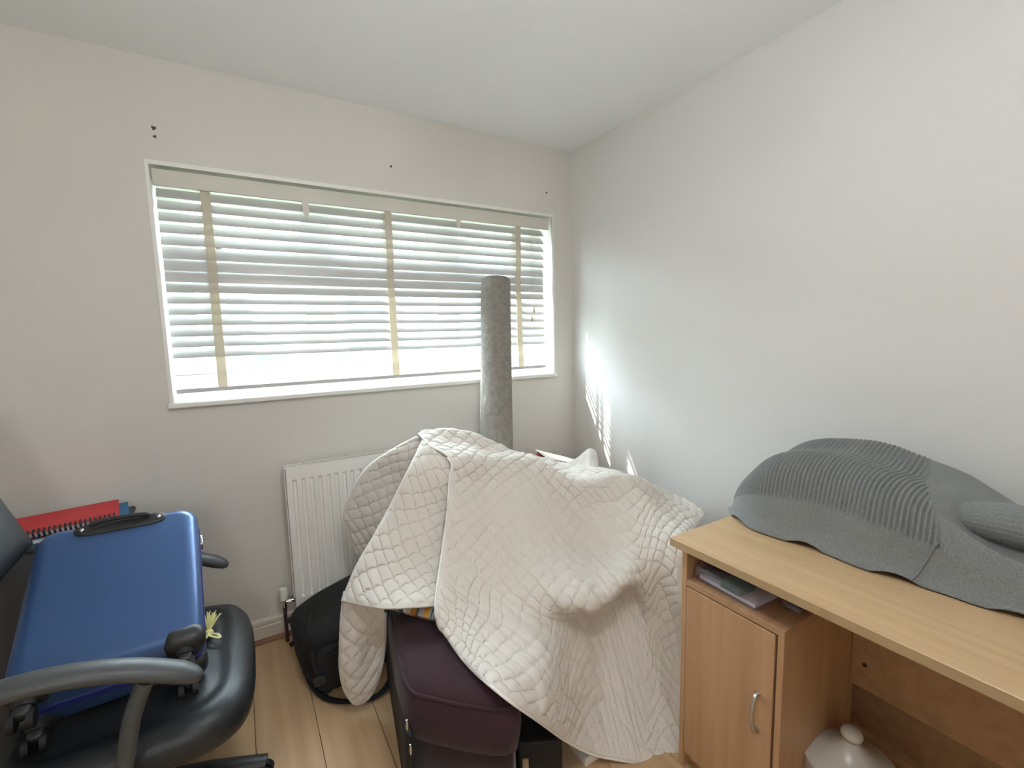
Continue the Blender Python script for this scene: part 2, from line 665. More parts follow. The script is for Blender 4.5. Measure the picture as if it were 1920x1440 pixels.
slat_me.polygons.foreach_set('use_smooth', [True] * len(slat_me.polygons))
slat_me.set_sharp_from_angle(angle=radians(40))
slat_me.materials.append(slat_m)
slat_px = [363, 385, 407, 429, 451, 474, 496, 517, 538, 560, 581, 601, 622, 642, 662, 698]
tilts = [50, 50, 50, 50, 52, 72, 78, 76, 64, 52, 52, 52, 52, 52, 50, 28]
slat_z = []
for k, (py, ti) in enumerate(zip(slat_px, tilts)):
    px = 283 + (py - 318) / (757 - 318) * 40 + 30
    z = P(px, py, 1, BY).z
    slat_z.append(z)
    o = bpy.data.objects.new('slat', slat_me)
    COL.objects.link(o)
    o.parent = blind
    o.matrix_parent_inverse = Matrix.Translation(-blind.location)
    sag = random.uniform(-.0012, .0012)
    # outer (window side, +Y) edge high, inner edge low
    o.matrix_basis = Matrix.Translation((0, BY, z)) @ Matrix.Rotation(radians(ti + random.uniform(-1.5, 1.5)), 4, 'X') @ Matrix.Translation((0, 0, 0))
mk('bottom_rail', rbox(sx0, sx1, BY - .025, BY + .025, Z0 + .034, Z0 + .052, .003, 2), slat_m, blind)
for px, py in ((386, 380), (728, 400), (972, 425)):
    xc = P(px, py, 1, .02).x
    for side in (-1, 1):
        bm = bmesh.new()
        zs = [1.95] + slat_z + [Z0 + .05]
        prev = None
        for k, z in enumerate(zs):
            ti = radians(tilts[min(max(k - 1, 0), 15)])
            y = BY + side * (.0265 * cos(ti) + .002)
            zz = z + side * .025 * sin(ti) * (1 if 0 < k < len(zs) - 1 else 0)
            row = [bm.verts.new((xc - .017, y, zz)), bm.verts.new((xc + .017, y, zz)),
                   bm.verts.new((xc + .017, y + side * .001, zz)), bm.verts.new((xc - .017, y + side * .001, zz))]
            if prev:
                for a in range(4):
                    bm.faces.new((prev[a], prev[(a + 1) % 4], row[(a + 1) % 4], row[a]))
            else:
                bm.faces.new(row)
            prev = row
        bm.faces.new(prev[::-1])
        bmesh.ops.recalc_face_normals(bm, faces=bm.faces)
        mk('tape', bm, tape_m, blind)
for px, z1 in ((573, 1.895), (858, 1.915)):
    xc = P(px, 390, 1, .015).x
    bm = bmesh.new()
    box(bm, xc - .013, xc + .013, .008, .0105, z1, 1.955)
    v = [bm.verts.new((xc - .013, .008, z1)), bm.verts.new((xc + .013, .008, z1)), bm.verts.new((xc + .004, .010, z1 - .016)), bm.verts.new((xc - .002, .010, z1 - .016))]
    bm.faces.new(v)
    bmesh.ops.recalc_face_normals(bm, faces=bm.faces)
    mk('valance_clip', bm, valance_m, blind)
for px, zend, tz in ((997, 1.43, 1.43), (1001, 1.335, 1.48)):
    xc = P(px, 560, 1, .008).x
    bm = bmesh.new()
    tube(bm, [(xc, .008, 1.95), (xc + .001, .007, 1.7), (xc, .008, zend)], .0011, 6)
    cd = mk('tilt_cord', bm, cord_m, blind, 60)
    bm = bmesh.new()
    lathe(bm, [(0, .018), (.003, .017), (.0055, -.012), (.0045, -.016), (0, -.016)], (xc, .008, tz), 10)
    mk('tassel', bm, mat('tassel_wood', (168, 150, 122), 0.5) if 'tassel_wood' not in MATS else MATS['tassel_wood'], cd, 50)
bm = bmesh.new()
tube(bm, spline([(-.33, .006, 1.20), (-.335, .002, 1.155), (-.315, -.006, 1.118), (-.28, -.012, 1.108), (-.265, -.010, 1.13), (-.272, .0, 1.155)], 24), .0018, 6)
mk('cord_loop', bm, cord_m, blind, 60)

# ------------------------------------------------------------------ radiator
RX0, RX1, RZ0, RZ1 = -1.645, -.66, .168, .792
RYF, RYB = -.100, -.035
rad = thing('radiator', 'white ribbed panel radiator on the wall under the window', 'radiator', ((RX0 + RX1) / 2, -.06, RZ0))
bm = bmesh.new()
# front panel with pressed vertical flutes
pitch = .0345
xsn = []
nfl = int((RX1 - RX0 - .05) / pitch)
x0f = RX0 + .026
prof = []
prof.append((RX0, 0.0))
for k in range(nfl):
    a = x0f + k * pitch
    prof += [(a, 0), (a + .004, .009), (a + .013, .009), (a + .017, 0)]
prof.append((RX1, 0.0))
zr = [RZ0, RZ0 + .035, RZ0 + .046, RZ1 - .062, RZ1 - .05, RZ1]
grid_ = []
for zi, z in enumerate(zr):
    amp = 1 if zi in (2, 3) else 0
    grid_.append([Vector((x_, RYF + d * amp, z)) for x_, d in prof])
add_surf(bm, grid_)
# returns
box(bm, RX0, RX0 + .002, RYF, RYF + .022, RZ0, RZ1)
box(bm, RX1 - .002, RX1, RYF, RYF + .022, RZ0, RZ1)
box(bm, RX0, RX1, RYF, RYF + .02, RZ0 - .002, RZ0)
bmesh.ops.recalc_face_normals(bm, faces=bm.faces)
for f in bm.faces:
    pass
mk('front_panel', bm, rad_m, rad, 25)
mk('rear_panel', rbox(RX0 + .003, RX1 - .003, RYB - .014, RYB, RZ0, RZ1 - .006, .003, 1), rad_m, rad)
mk('side_cover', rbox(RX0 - .004, RX0, RYF + .003, RYB, RZ0 + .04, RZ1 + .002, .001, 1), rad_m, rad)
bm = bmesh.new()
gx = RX0
box(bm, RX0, RX1, RYF + .001, RYF + .012, RZ1, RZ1 + .004)
box(bm, RX0, RX1, RYB - .012, RYB, RZ1, RZ1 + .004)
k = 0
while gx < RX1 - .006:
    box(bm, gx, gx + .005, RYF + .012, RYB - .012, RZ1, RZ1 + .004)
    gx += .0118
mk('top_grille', bm, rad_m, rad)
bm = bmesh.new()
gx = RX0 + .01
while gx < RX1 - .01:
    box(bm, gx, gx + .001, RYF + .012, RYB - .014, RZ0 + .02, RZ1 - .03)
    gx += .03
mk('convector_fin', bm, rad_m, rad)
for gx in (RX0 + .15, RX1 - .15):
    mk('bracket', rbox(gx, gx + .03, RYB, -.002, RZ0 + .06, RZ1 - .1, .001, 1), rad_m, rad)
vx, vy = RX0 - .042, -.068
bm = bmesh.new()
lathe(bm, [(0, .075), (.012, .075), (.0165, .072), (.0175, .03), (.0165, .022), (.0, .022)], (vx, vy, .178), 18)
vb = mk('valve', bm, gloss_white, rad, 40)
bm = bmesh.new()
tube(bm, [(vx, vy, .202), (vx, vy, .165)], .010, 10)
tube(bm, [(vx, vy, .186), (vx + .025, vy, .186), (RX0 + .006, vy, .186)], .0085, 10)
tube(bm, [(vx + .016, vy, .186), (vx + .028, vy, .186)], .0125, 6)
mk('valve_body', bm, chrome, vb, 40)
bm = bmesh.new()
tube(bm, [(vx, vy, .17), (vx, vy, .1), (vx, vy, .0)], .0075, 10)
mk('supply_pipe', bm, pipe_m, rad, 40)

# ------------------------------------------------------------------ rolled rug
topc = P(931, 527, 1, -.1)
midc = P(932, 840, 1, -.295)
axis = (midc - topc).normalized()
t_floor = (0.004 - topc.z) / axis.z
botc = topc + axis * t_floor
Llen = (botc - topc).length
ref = Vector((0, -1, 0))
e1 = (ref - ref.dot(axis) * axis).normalized()
e2 = axis.cross(e1)
bm = bmesh.new()
rows = []
NT, NS = 150, 26
for s in range(NS + 1):
    f = s / NS
    cpt = topc.lerp(botc, f)
    row = []
    for k in range(NT + 1):
        t = k / NT
        turns = 4.0
        ang = 2 * pi * turns * t + 2.55
        r = .026 + (.082 + .008 * f - .026) * t
        if t > .972:
            q = (t - .972) / .028
            r += .010 * q * max(0, 1 - abs(f - .10) / .09)
        r *= 1 + .02 * sin(6 * f + 2 * ang) * t
        row.append(cpt + r * (cos(ang) * e1 + sin(ang) * e2))
    rows.append(row)
add_surf(bm, rows)
bmesh.ops.recalc_face_normals(bm, faces=bm.faces)
rr = mk('rolled_rug', bm, [rugm, rug_back], None, 60, solid=.0055)
rr.modifiers['thickness'].material_offset = 0
tag(rr, 'grey rolled up rug standing on end, leaning against the blind', 'rug')

# ------------------------------------------------------------------ desk
DZ = .74
DX0, DX1, DY0, DY1 = -.722, -.055, -2.62, -1.362
desk = thing('desk', 'light beech wood desk with small cupboard against the right wall', 'desk', (-.4, -2.0, 0))
bm = rbox(DX0, DX1, DY0, DY1, DZ - .024, DZ, .0015, 1)
for f in bm.faces:
    f.material_index = 0 if abs(f.normal.z) > .5 else 1
mk('desktop', bm, [beech_top, beech_edge], desk)


def panel(name, x0, x1, y0, y1, z0, z1, m, parent=desk):
    return mk(name, rbox(x0, x1, y0, y1, z0, z1, .001, 1), m, parent)


PX0, PX1 = -.69, -.31
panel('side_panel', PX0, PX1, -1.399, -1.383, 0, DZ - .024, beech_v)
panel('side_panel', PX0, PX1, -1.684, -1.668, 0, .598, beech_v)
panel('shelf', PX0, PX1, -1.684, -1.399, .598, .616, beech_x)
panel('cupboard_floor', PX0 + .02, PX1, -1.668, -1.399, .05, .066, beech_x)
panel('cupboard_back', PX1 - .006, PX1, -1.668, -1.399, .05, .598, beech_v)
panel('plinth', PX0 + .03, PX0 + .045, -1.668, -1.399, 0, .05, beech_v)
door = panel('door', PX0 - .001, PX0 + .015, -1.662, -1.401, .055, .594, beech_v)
hp = [P(1421, 1300, 0, PX0 - .001), P(1419, 1368, 0, PX0 - .001)]
hy = (hp[0].y + hp[1].y) / 2
hz1, hz0 = hp[0].z, hp[1].z
bm = bmesh.new()
pts = spline([(PX0, hy, hz1), (PX0 - .014, hy, hz1 - .004), (PX0 - .025, hy, hz1 - .03), (PX0 - .028, hy, (hz0 + hz1) / 2), (PX0 - .025, hy, hz0 + .03), (PX0 - .014, hy, hz0 + .004), (PX0, hy, hz0)], 22)
tube(bm, pts, [.0065 - .0025 * sin(pi * k / 21) for k in range(22)], 10)
mk('handle', bm, satin, door, 60)
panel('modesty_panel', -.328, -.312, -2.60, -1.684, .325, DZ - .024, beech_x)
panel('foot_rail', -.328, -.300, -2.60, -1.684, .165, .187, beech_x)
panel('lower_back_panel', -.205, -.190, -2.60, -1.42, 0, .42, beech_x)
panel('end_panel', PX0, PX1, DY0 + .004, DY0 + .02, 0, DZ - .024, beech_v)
c = P(1621, 1247, 0, -.329)
bm = bmesh.new()
tube(bm, [(c.x + .002, c.y, c.z), (c.x - .0015, c.y, c.z)], .006, 12)
mk('screw_cap', bm, mat('screw_cap_brown', (70, 48, 34), 0.5), desk, 40)

# clear plastic wallets / packs on the shelf
def plastic_pack(name, label, x0, x1, y0, y1, z0, z1, content, rz=0.0, sag=0.0):
    t = thing(name, label, 'plastic case', ((x0 + x1) / 2, (y0 + y1) / 2, z0))
    bm = rbox(x0, x1, y0, y1, z0, z1, .009, 3)
    for v in bm.verts:
        d = (v.co.x - x0) / (x1 - x0)
        if v.co.z > (z0 + z1) / 2:
            w = (v.co.y - y0) / (y1 - y0)
            v.co.z -= .006 * sin(pi * w) * (1 - d)
    mk('case', bm, clear_plastic, t, 40)
    for nm, a0, a1, b0, b1, c0, c1, m in content:
        mk(nm, rbox(a0, a1, b0, b1, c0, c1, .001, 1), m, t)
    for o in [t]:
        o.rotation_euler.z = rz
    return t


plastic_pack('plastic_wallet', 'clear plastic case with green and black printed insert on the desk shelf', -.672, -.42, -1.61, -1.412, .617, .66,
             [('printed_insert', -.655, -.43, -1.50, -1.436, .640, .652, black_print),
              ('green_card', -.668, -.60, -1.560, -1.500, .632, .652, green_print),
              ('paper_sheet', -.662, -.44, -1.60, -1.424, .620, .631, paper)], rz=radians(-3))
plastic_pack('plastic_tray', 'shallow clear plastic tray beside the printed case on the desk shelf', -.60, -.40, -1.672, -1.622, .617, .640,
             [('grey_card', -.59, -.41, -1.664, -1.63, .6185, .622, mat('card_grey', (120, 112, 122), .7))], rz=0)

# ------------------------------------------------------------------ lidded white canister under the desk
cx, cy, rz_, rr_ = -.49, -1.758, .225, .104
pot = thing('canister', 'round white lidded canister with a knob standing under the desk', 'canister', (cx, cy, 0))
bm = bmesh.new()
lathe(bm, [(0, 0), (rr_ * .93, 0), (rr_ * .96, .006), (rr_ * .985, rz_ - .03), (rr_ * .985, rz_ - .004), (0, rz_ - .004)], (cx, cy, 0), 48)
mk('body', bm, enamel, pot, 40)
bm = bmesh.new()
lathe(bm, [(rr_, rz_ - .012), (rr_ * 1.01, rz_ - .006), (rr_, rz_), (rr_ * .8, rz_ + .010), (rr_ * .5, rz_ + .026), (rr_ * .25, rz_ + .045), (.016, rz_ + .06), (0, rz_ + .062)], (cx, cy, 0), 48)
lid = mk('lid', bm, enamel, pot, 40)
bm = bmesh.new()
lathe(bm, [(0, rz_ + .056), (.014, rz_ + .056), (.013, rz_ + .064), (.022, rz_ + .068), (.025, rz_ + .076), (.022, rz_ + .086), (.012, rz_ + .091), (0, rz_ + .092)], (cx, cy, 0), 28)
mk('knob', bm, enamel, lid, 50)

# ------------------------------------------------------------------ grey ribbed jumper over a bundle on the desk
hY = [(-1.322, .760, -.385), (-1.345, .835, -.415), (-1.39, .895, -.452), (-1.46, .960, -.482), (-1.55, .995, -.478), (-1.65, 1.003, -.466),
      (-1.75, .985, -.474), (-1.84, .955, -.458), (-1.90, .920, -.450), (-1.96, .885, -.446), (-2.03, .86, -.430), (-2.12, .84, -.41), (-2.24, .82, -.40), (-2.36, .76, -.38)]
grid_ = []
cols = []
for k, (y, h, hx) in enumerate(hY):
    g = h - DZ
    zb = DZ + .004
    groove = 1.0 if y < -1.93 else (0.55 if y < -1.88 else 0.0)
    backx = -.075
    pr = [Vector((hx, y, zb)),
          Vector((hx + .018, y, zb + .22 * g)),
          Vector((hx + .030, y, zb + .50 * g)),
          Vector((hx + .056, y, zb + .77 * g)),
          Vector((hx + .105, y, zb + .925 * g - .42 * g * groove)),
          Vector((hx + .19, y, zb + (.925 + .05 * groove) * g)),
          Vector((hx + .300, y, zb + 1.0 * g)),
          Vector((backx - .01, y + .01, zb + .78 * g)),
          Vector((backx, y + .01, zb + .4 * g)),
          Vector((backx, y + .01, zb))]
    cols.append(pr)
grid_ = [[cols[k][r] for k in range(len(cols))] for r in range(10)]
NU, NV = 1000, 120
S = surf(grid_, NU, NV)
N = normals(S)
# arc length along the hem gives the rib phase
arc = [0.0]
for j in range(1, NU):
    arc.append(arc[-1] + (S[30][j] - S[30][j - 1]).length)
for i in range(NV):
    v = i / (NV - 1)
    for j in range(NU):
        p_ = S[i][j]
        y = p_.y
        wob = .006 * sin(7 * y + 9 * v) + .004 * sin(19 * v + 3 * y)
        band = min(1, max(0, (v - .20 - .05 * (y < -1.9)) / .02))
        plain_side = min(1, max(0, (y + 1.885 - .25 * (v - .25)) / .012))
        a = band * plain_side
        ph = (arc[j] + wob) / .0112 * 2 * pi
        rib = (abs(sin(ph / 2)) - .55) * .0075 * a
        fold = .006 * mnoise.noise((y * 7, v * 5, 1.3)) * min(1, v * 6)
        flap = 0
        if v < .06:
            fl = max(0, .5 + .5 * sin(y * 31 + 1.2) - .55) * .03 * (1 - v / .06)
            S[i][j].z += fl
        S[i][j] = S[i][j] + (rib + fold) * (-N[i][j] if N[i][j].z < 0 else N[i][j])
        if S[i][j].z < DZ + .003:
            S[i][j].z = DZ + .003
bm = bmesh.new()
add_surf(bm, S)
bmesh.ops.recalc_face_normals(bm, faces=bm.faces)
jumper = thing('jumper', 'grey ribbed knitted jumper draped over a bundle on the desk', 'jumper', (-.28, -1.7, DZ))
mk('knitted_body', bm, knit_m, jumper, 80, solid=.004)
# sleeve folded along the far end
bm = bmesh.new()
sl = spline([(-.305, -1.865, .885), (-.275, -1.96, .885), (-.235, -2.06, .875), (-.20, -2.16, .855), (-.19, -2.28, .83)], 40)
rg = tube(bm, sl, [.030 + .030 * math.sqrt(min(1, k / 9)) for k in range(40)], 96, True, .8)
for k, ring in enumerate(rg):
    for j, vtx in enumerate(ring):
        if k < 14:
            d = (vtx.co - sl[k])
            vtx.co = sl[k] + d * (1 + .03 * (abs(sin(j * pi * 26 / 96)) - .5))
mk('sleeve', bm, knit_m, jumper, 80)
bm = bmesh.new()
ya, yb = -1.876, -1.80
sm = []
for k in range(14):
    q = k / 13
    j = min(range(NU), key=lambda jj: abs(S[2][jj].y - (-1.845 - .03 * q)))
    sm.append(S[2 + int(26 * q)][j] + Vector((-.0035, 0, .001)))
tube(bm, sm, .0022, 6)
mk('seam', bm, knit_m, jumper, 80)

# ------------------------------------------------------------------ plum armchair under the quilt
ach = thing('armchair', 'plum velvet armchair with black side panel half hidden by the white quilt', 'armchair', (-1.1, -.9, 0))
seat_poly = [(-1.372, -.66), (-1.41, -.80), (-1.445, -1.0), (-1.456, -1.10), (-1.448, -1.145), (-1.42, -1.18), (-1.36, -1.245), (-1.30, -1.30), (-1.272, -1.318),
             (-1.240, -1.318), (-1.212, -1.285), (-1.15, -1.16), (-1.06, -1.00), (-.96, -.84), (-.90, -.66)]


def inset(poly, k):
    c = (sum(p[0] for p in poly) / len(poly), sum(p[1] for p in poly) / len(poly))
    out = []
    for x_, y_ in poly:
        d = Vector((x_ - c[0], y_ - c[1]))
        d = d * max(0, (d.length - k)) / d.length
        out.append((c[0] + d.x, c[1] + d.y))
    return out


def loft(bm, layers):
    rings = [[bm.verts.new((x_, y_, z)) for x_, y_ in poly] for poly, z in layers]
    n_ = len(rings[0])
    for a, b in zip(rings, rings[1:]):
        for j in range(n_):
            bm.faces.new((a[j], a[(j + 1) % n_], b[(j + 1) % n_], b[j]))
    bm.faces.new(rings[0][::-1])
    bm.faces.new(rings[-1])
    bmesh.ops.recalc_face_normals(bm, faces=bm.faces)


bm = bmesh.new()
loft(bm, [(inset(seat_poly, .02), .272), (inset(seat_poly, -.004), .285), (inset(seat_poly, -.012), .33), (inset(seat_poly, -.006), .385), (inset(seat_poly, .006), .405),
          (inset(seat_poly, .016), .417), (inset(seat_poly, .06), .432), (inset(seat_poly, .16), .442)])
seat = mk('seat_cushion', bm, plum, ach, 70)
bm = bmesh.new()
loopp = [Vector((x_, y_, .4085)) for x_, y_ in inset(seat_poly, .0045)]
tube(bm, spline(loopp[:12], 80), .0042, 8)
mk('piping', bm, plum, seat, 70)
bm = bmesh.new()
loft(bm, [(inset(seat_poly, .018), .0), (inset(seat_poly, .012), .14), (inset(seat_poly, .014), .274)])
mk('seat_base', bm, plum_dark, ach, 50)
# black side panel on the left
bm = bmesh.new()
q = [(-1.366, -.52), (-1.40, -.72), (-1.44, -.95), (-1.470, -1.10), (-1.476, -1.15), (-1.462, -1.168), (-1.452, -1.12), (-1.425, -.95), (-1.388, -.72), (-1.352, -.52)]
prism(bm, q, .0, .31)
bevel_all(bm, .003, 1)
side = mk('side_panel', bm, black_panel, ach, 40)
for px, py in ((763, 1352), (770, 1398)):
    c_ = P(px, py, 0, -1.476)
    bm = bmesh.new()
    lathe(bm, [(0, .004), (.003, .003), (.004, -.012), (.003, -.024), (0, -.024)], (c_.x - .0, c_.y, max(c_.z, .05)), 10)
    mk('hinge', bm, satin, side, 50)
# high back and far arm that carry the quilt
bm = rbox(-1.20, -.96, -.60, -.47, .0, .80, .05, 4)
for v in bm.verts:
    v.co.x += .04 * (v.co.z)
mk('backrest', bm, plum_dark, ach, 50)

# striped cushion standing on the seat
bm = bmesh.new()
NC = 18
Sg = []
for i in range(NC + 1):
    row = []
    for j in range(NC + 1):
        a, b = i / NC * 2 - 1, j / NC * 2 - 1
        k_ = (1 - a ** 4) * (1 - b ** 4)
        row.append((a, b, k_))
    Sg.append(row)
for sgn in (1, -1):
    add_surf(bm, [[Vector((.16 * b, .13 * a, sgn * .030 * k_ ** .5)) for a, b, k_ in row] for row in Sg], sgn < 0)
bmesh.ops.remove_doubles(bm, verts=bm.verts, dist=.0005)
bmesh.ops.recalc_face_normals(bm, faces=bm.faces)
cu = mk('striped_cushion', bm, stripe_m, None, 60)
cu.matrix_world = Matrix.Translation((-1.275, -.80, .470)) @ Matrix.Rotation(radians(-54), 4, 'Z')
tag(cu, 'cushion with orange and grey stripes under the quilt on the armchair seat', 'cushion')

# dark storage boxes beside the chair, under the quilt
bx = thing('storage_box', 'black storage box on the floor under the quilt hem beside the armchair', 'box', (-1.06, -1.17, 0))
bR = Matrix.Translation((-1.168, -1.205, 0)) @ Matrix.Rotation(radians(-28), 4, 'Z')
bm = rbox(0, .13, 0, .30, 0, .17, .006, 2)
bm.transform(bR)
mk('box_body', bm, black_panel, bx)
bm = rbox(.012, .030, -.006, .0015, .07, .12, .001, 1)
bm.transform(bR)
mk('tab', bm, tan_m, bx)
c_ = P(1098, 1424, 2, .02)
cd = mk('card_box', rbox(c_.x - .004, c_.x + .16, c_.y - .005, c_.y + .08, 0, .03, .001, 1), paper)
tag(cd, 'small white card box on the floor peeping out under the quilt hem', 'box')
# pile of boxes carrying the right half of the quilt
bm = rbox(-.50, -.05, -1.02, -.64, 0, .46, .01, 2)
pile = mk('cardboard_box', bm, mat('cardboard', (164, 128, 92), .9, var=.1))
tag(pile, 'large cardboard box in the corner hidden under the quilt', 'box')
bm = rbox(-.50, -.06, -.46, -.06, 0, .57, .01, 2)
p2 = mk('cardboard_box', bm, MATS['cardboard'])
tag(p2, 'cardboard box under the dark red book in the wall corner', 'box')

# dark red book lying open-edged in the corner
bA, bB, bC = P(1003, 846, 1, -.30), P(1075, 868, 1, -.22), P(1052, 872, 1, -.35)
bk = thing('book', 'dark red hardback book with pale cover behind the quilt in the corner', 'book', (-.36, -.3, .60))


def obox(name, cx, cy, z0, sx, sy, sz, rz, m, parent, r=.001, tilt=(0, 0)):
    bm = rbox(-sx / 2, sx / 2, -sy / 2, sy / 2, 0, sz, r, 1)
    o = mk(name, bm, m)
    Mx = Matrix.Translation((cx, cy, z0)) @ Matrix.Rotation(rz, 4, 'Z') @ Matrix.Rotation(tilt[0], 4, 'X') @ Matrix.Rotation(tilt[1], 4, 'Y')
    o.data.transform(Mx)
    if parent:
        attach(o, parent)
    return o



def slab(name, corners, dz0, dz1, m, parent, k=1.0):
    c0 = sum(corners, Vector()) / 4
    q = [c0 + (c - c0) * k for c in corners]
    bm = bmesh.new()
    lo = [bm.verts.new(c + Vector((0, 0, dz0))) for c in q]
    hi = [bm.verts.new(c + Vector((0, 0, dz1))) for c in q]
    bm.faces.new(lo[::-1])
    bm.faces.new(hi)
    for i_ in range(4):
        bm.faces.new((lo[i_], lo[(i_ + 1) % 4], hi[(i_ + 1) % 4], hi[i_]))
    bmesh.ops.recalc_face_normals(bm, faces=bm.faces)
    return mk(name, bm, m, parent)


bq = [P(1004, 843, 1, -.30), P(1028, 860, 1, -.40), P(1071, 867, 1, -.36), P(1080, 861, 1, -.25)]
slab('front_cover', bq, -.004, 0, book_pale, bk)
slab('pages', bq, -.022, -.004, book_red, bk, .93)
slab('back_cover', bq, -.026, -.022, book_red, bk)

# ------------------------------------------------------------------ white quilt
def ctrl(rows):
    return [[P(px, py, 1, Y) for px, py, Y in r] for r in rows]


def scallop(s, t, r=.031):
    """Clamshell stitch field: 0 on stitch lines, 1 on puffs."""
    best = 0.0
    j0 = int(math.floor(t / r))
    for j in (j0 + 1, j0, j0 - 1):
        cyy = j * r
        o_ = r if j % 2 else 0.0
        i_ = round((s - o_) / (2 * r))
        d = math.hypot(s - (i_ * 2 * r + o_), t - cyy)
        if d <= r:
            return (1 - (d / r) ** 2.5) ** .7
    return 0.0


def quilt_patch(bm, rows, nu, nv, amp=.006, r=.031, wrinkle=.006, seed=0.0, s_off=0.0, diag=0.0):
    G = ctrl(rows) if not isinstance(rows[0][0], Vector) else rows
    S = surf(G, nu, nv)
    N = normals(S)
    # metric coordinates
    su = [[0.0] * nu for _ in range(nv)]
    tv = [[0.0] * nu for _ in range(nv)]
    for i in range(nv):
        for j in range(1, nu):
            su[i][j] = su[i][j - 1] + (S[i][j] - S[i][j - 1]).length
        c = su[i][nu // 2]
        for j in range(nu):
            su[i][j] -= c
    for j in range(nu):
        for i in range(1, nv):
            tv[i][j] = tv[i - 1][j] + (S[i][j] - S[i - 1][j]).length
    out = []
    for i in range(nv):
        row = []
        for j in range(nu):
            nn = N[i][j]
            d = CAM - S[i][j]
            if nn.dot(d) < 0:
                nn = -nn
            edge = min(1, min(j, nu - 1 - j, i + 6, nv - 1 - i) / 6)
            wx_ = .015 * mnoise.noise((su[i][j] * 9, tv[i][j] * 9, seed + 2))
            wy_ = .015 * mnoise.noise((su[i][j] * 9, tv[i][j] * 9, seed + 7))
            e = amp * scallop(su[i][j] + s_off + wx_, tv[i][j] + wy_, r) * edge
            e += wrinkle * mnoise.noise((su[i][j] * 6 + seed, tv[i][j] * 5, seed)) * edge
            e += .4 * wrinkle * mnoise.noise((su[i][j] * 22 + seed, tv[i][j] * 17, seed + 4)) * edge
            if diag:
                a_, b_ = su[i][j] - .8 * tv[i][j], .8 * su[i][j] + tv[i][j]
                e += diag * mnoise.noise((a_ * 15, b_ * 2.2, seed + 9)) * edge
            row.append(S[i][j] + nn * e)
        out.append(row)
    add_surf(bm, out)
    return S


quilt = thing('quilt', 'white quilted bedspread thrown over the armchair and boxes', 'quilt', (-1.0, -1.0, 0))
qb = bmesh.new()
# main piece: back edge, silhouette, ridge, then down the front to the hem
A_rows = [
    [(800, 850, -.35), (855, 850, -.41), (905, 860, -.41), (960, 880, -.43), (1005, 890, -.46), (1062, 895, -.5), (1140, 905, -.72), (1240, 945, -.80), (1305, 990, -.93)],
    [(784, 816, -.43), (836, 808, -.44), (890, 816, -.46), (950, 845, -.48), (1000, 858, -.52), (1062, 872, -.56), (1150, 889, -.78), (1250, 925, -.86), (1322, 965, -1.03)],
    [(803, 836, -.55), (858, 836, -.53), (908, 845, -.53), (962, 853, -.53), (1012, 868, -.58), (1068, 890, -.66), (1165, 893, -.83), (1255, 936, -.92), (1316, 974, -1.08)],
    [(845, 864, -.665), (885, 862, -.64), (935, 866, -.63), (985, 858, -.615), (1030, 882, -.68), (1078, 905, -.76), (1180, 898, -.88), (1246, 945, -.98), (1304, 990, -1.13)],
    [(843, 900, -.690), (888, 905, -.672), (940, 905, -.69), (990, 905, -.71), (1040, 928, -.755), (1092, 950, -.81), (1180, 952, -.93), (1236, 985, -1.06), (1286, 1013, -1.18)],
    [(838, 970, -.76), (888, 975, -.77), (938, 985, -.80), (990, 1000, -.86), (1050, 1025, -.90), (1110, 1035, -.93), (1180, 1030, -1.02), (1230, 1045, -1.11), (1279, 1065, -1.20)],
    [(828, 1045, -.84), (880, 1060, -.87), (935, 1075, -.91), (1000, 1095, -1.01), (1072, 1128, -1.115), (1128, 1124, -1.12), (1186, 1084, -1.115), (1232, 1120, -1.13), (1281, 1140, -1.235)],
    [(819, 1110, -.94), (870, 1135, -.98), (930, 1165, -1.05), (1008, 1180, -1.10), (1074, 1154, -1.035), (1128, 1150, -1.025), (1186, 1120, -1.045), (1235, 1220, -1.17), (1283, 1235, -1.285)],
    [(817, 1142, -.985), (862, 1190, -1.07), (925, 1240, -1.21), (1010, 1275, -1.265), (1070, 1285, -1.16), (1125, 1295, -1.14), (1182, 1310, -1.19), (1236, 1325, -1.24), (1287, 1340, -1.345)],
    [(822, 1168, -1.0), (872, 1240, -1.16), (940, 1302, -1.318), (1010, 1352, -1.315), (1060, 1388, -1.26), (1112, 1414, -1.255), (1178, 1427, -1.30), (1238, 1434, -1.345), (1291, 1438, -1.392)],
]
SA = quilt_patch(qb, A_rows, 320, 320, wrinkle=.008, seed=1.0, diag=.007)
# left wing hanging between the peak and the floor side
B_rows = [
    [(793, 828, -.50), (812, 842, -.565), (832, 856, -.62), (858, 868, -.65)],
    [(768, 878, -.60), (800, 890, -.635), (832, 898, -.655), (860, 905, -.675)],
    [(733, 948, -.62), (775, 955, -.66), (820, 960, -.68), (858, 965, -.70)],
    [(700, 1008, -.645), (750, 1020, -.71), (805, 1025, -.75), (850, 1030, -.77)],
    [(668, 1064, -.67), (730, 1080, -.77), (790, 1088, -.83), (840, 1090, -.865)],
    [(642, 1127, -.69), (715, 1142, -.85), (775, 1141, -.93), (835, 1136, -.95)],
]
SB = quilt_patch(qb, B_rows, 130, 190, wrinkle=.008, seed=5.0, s_off=.01)
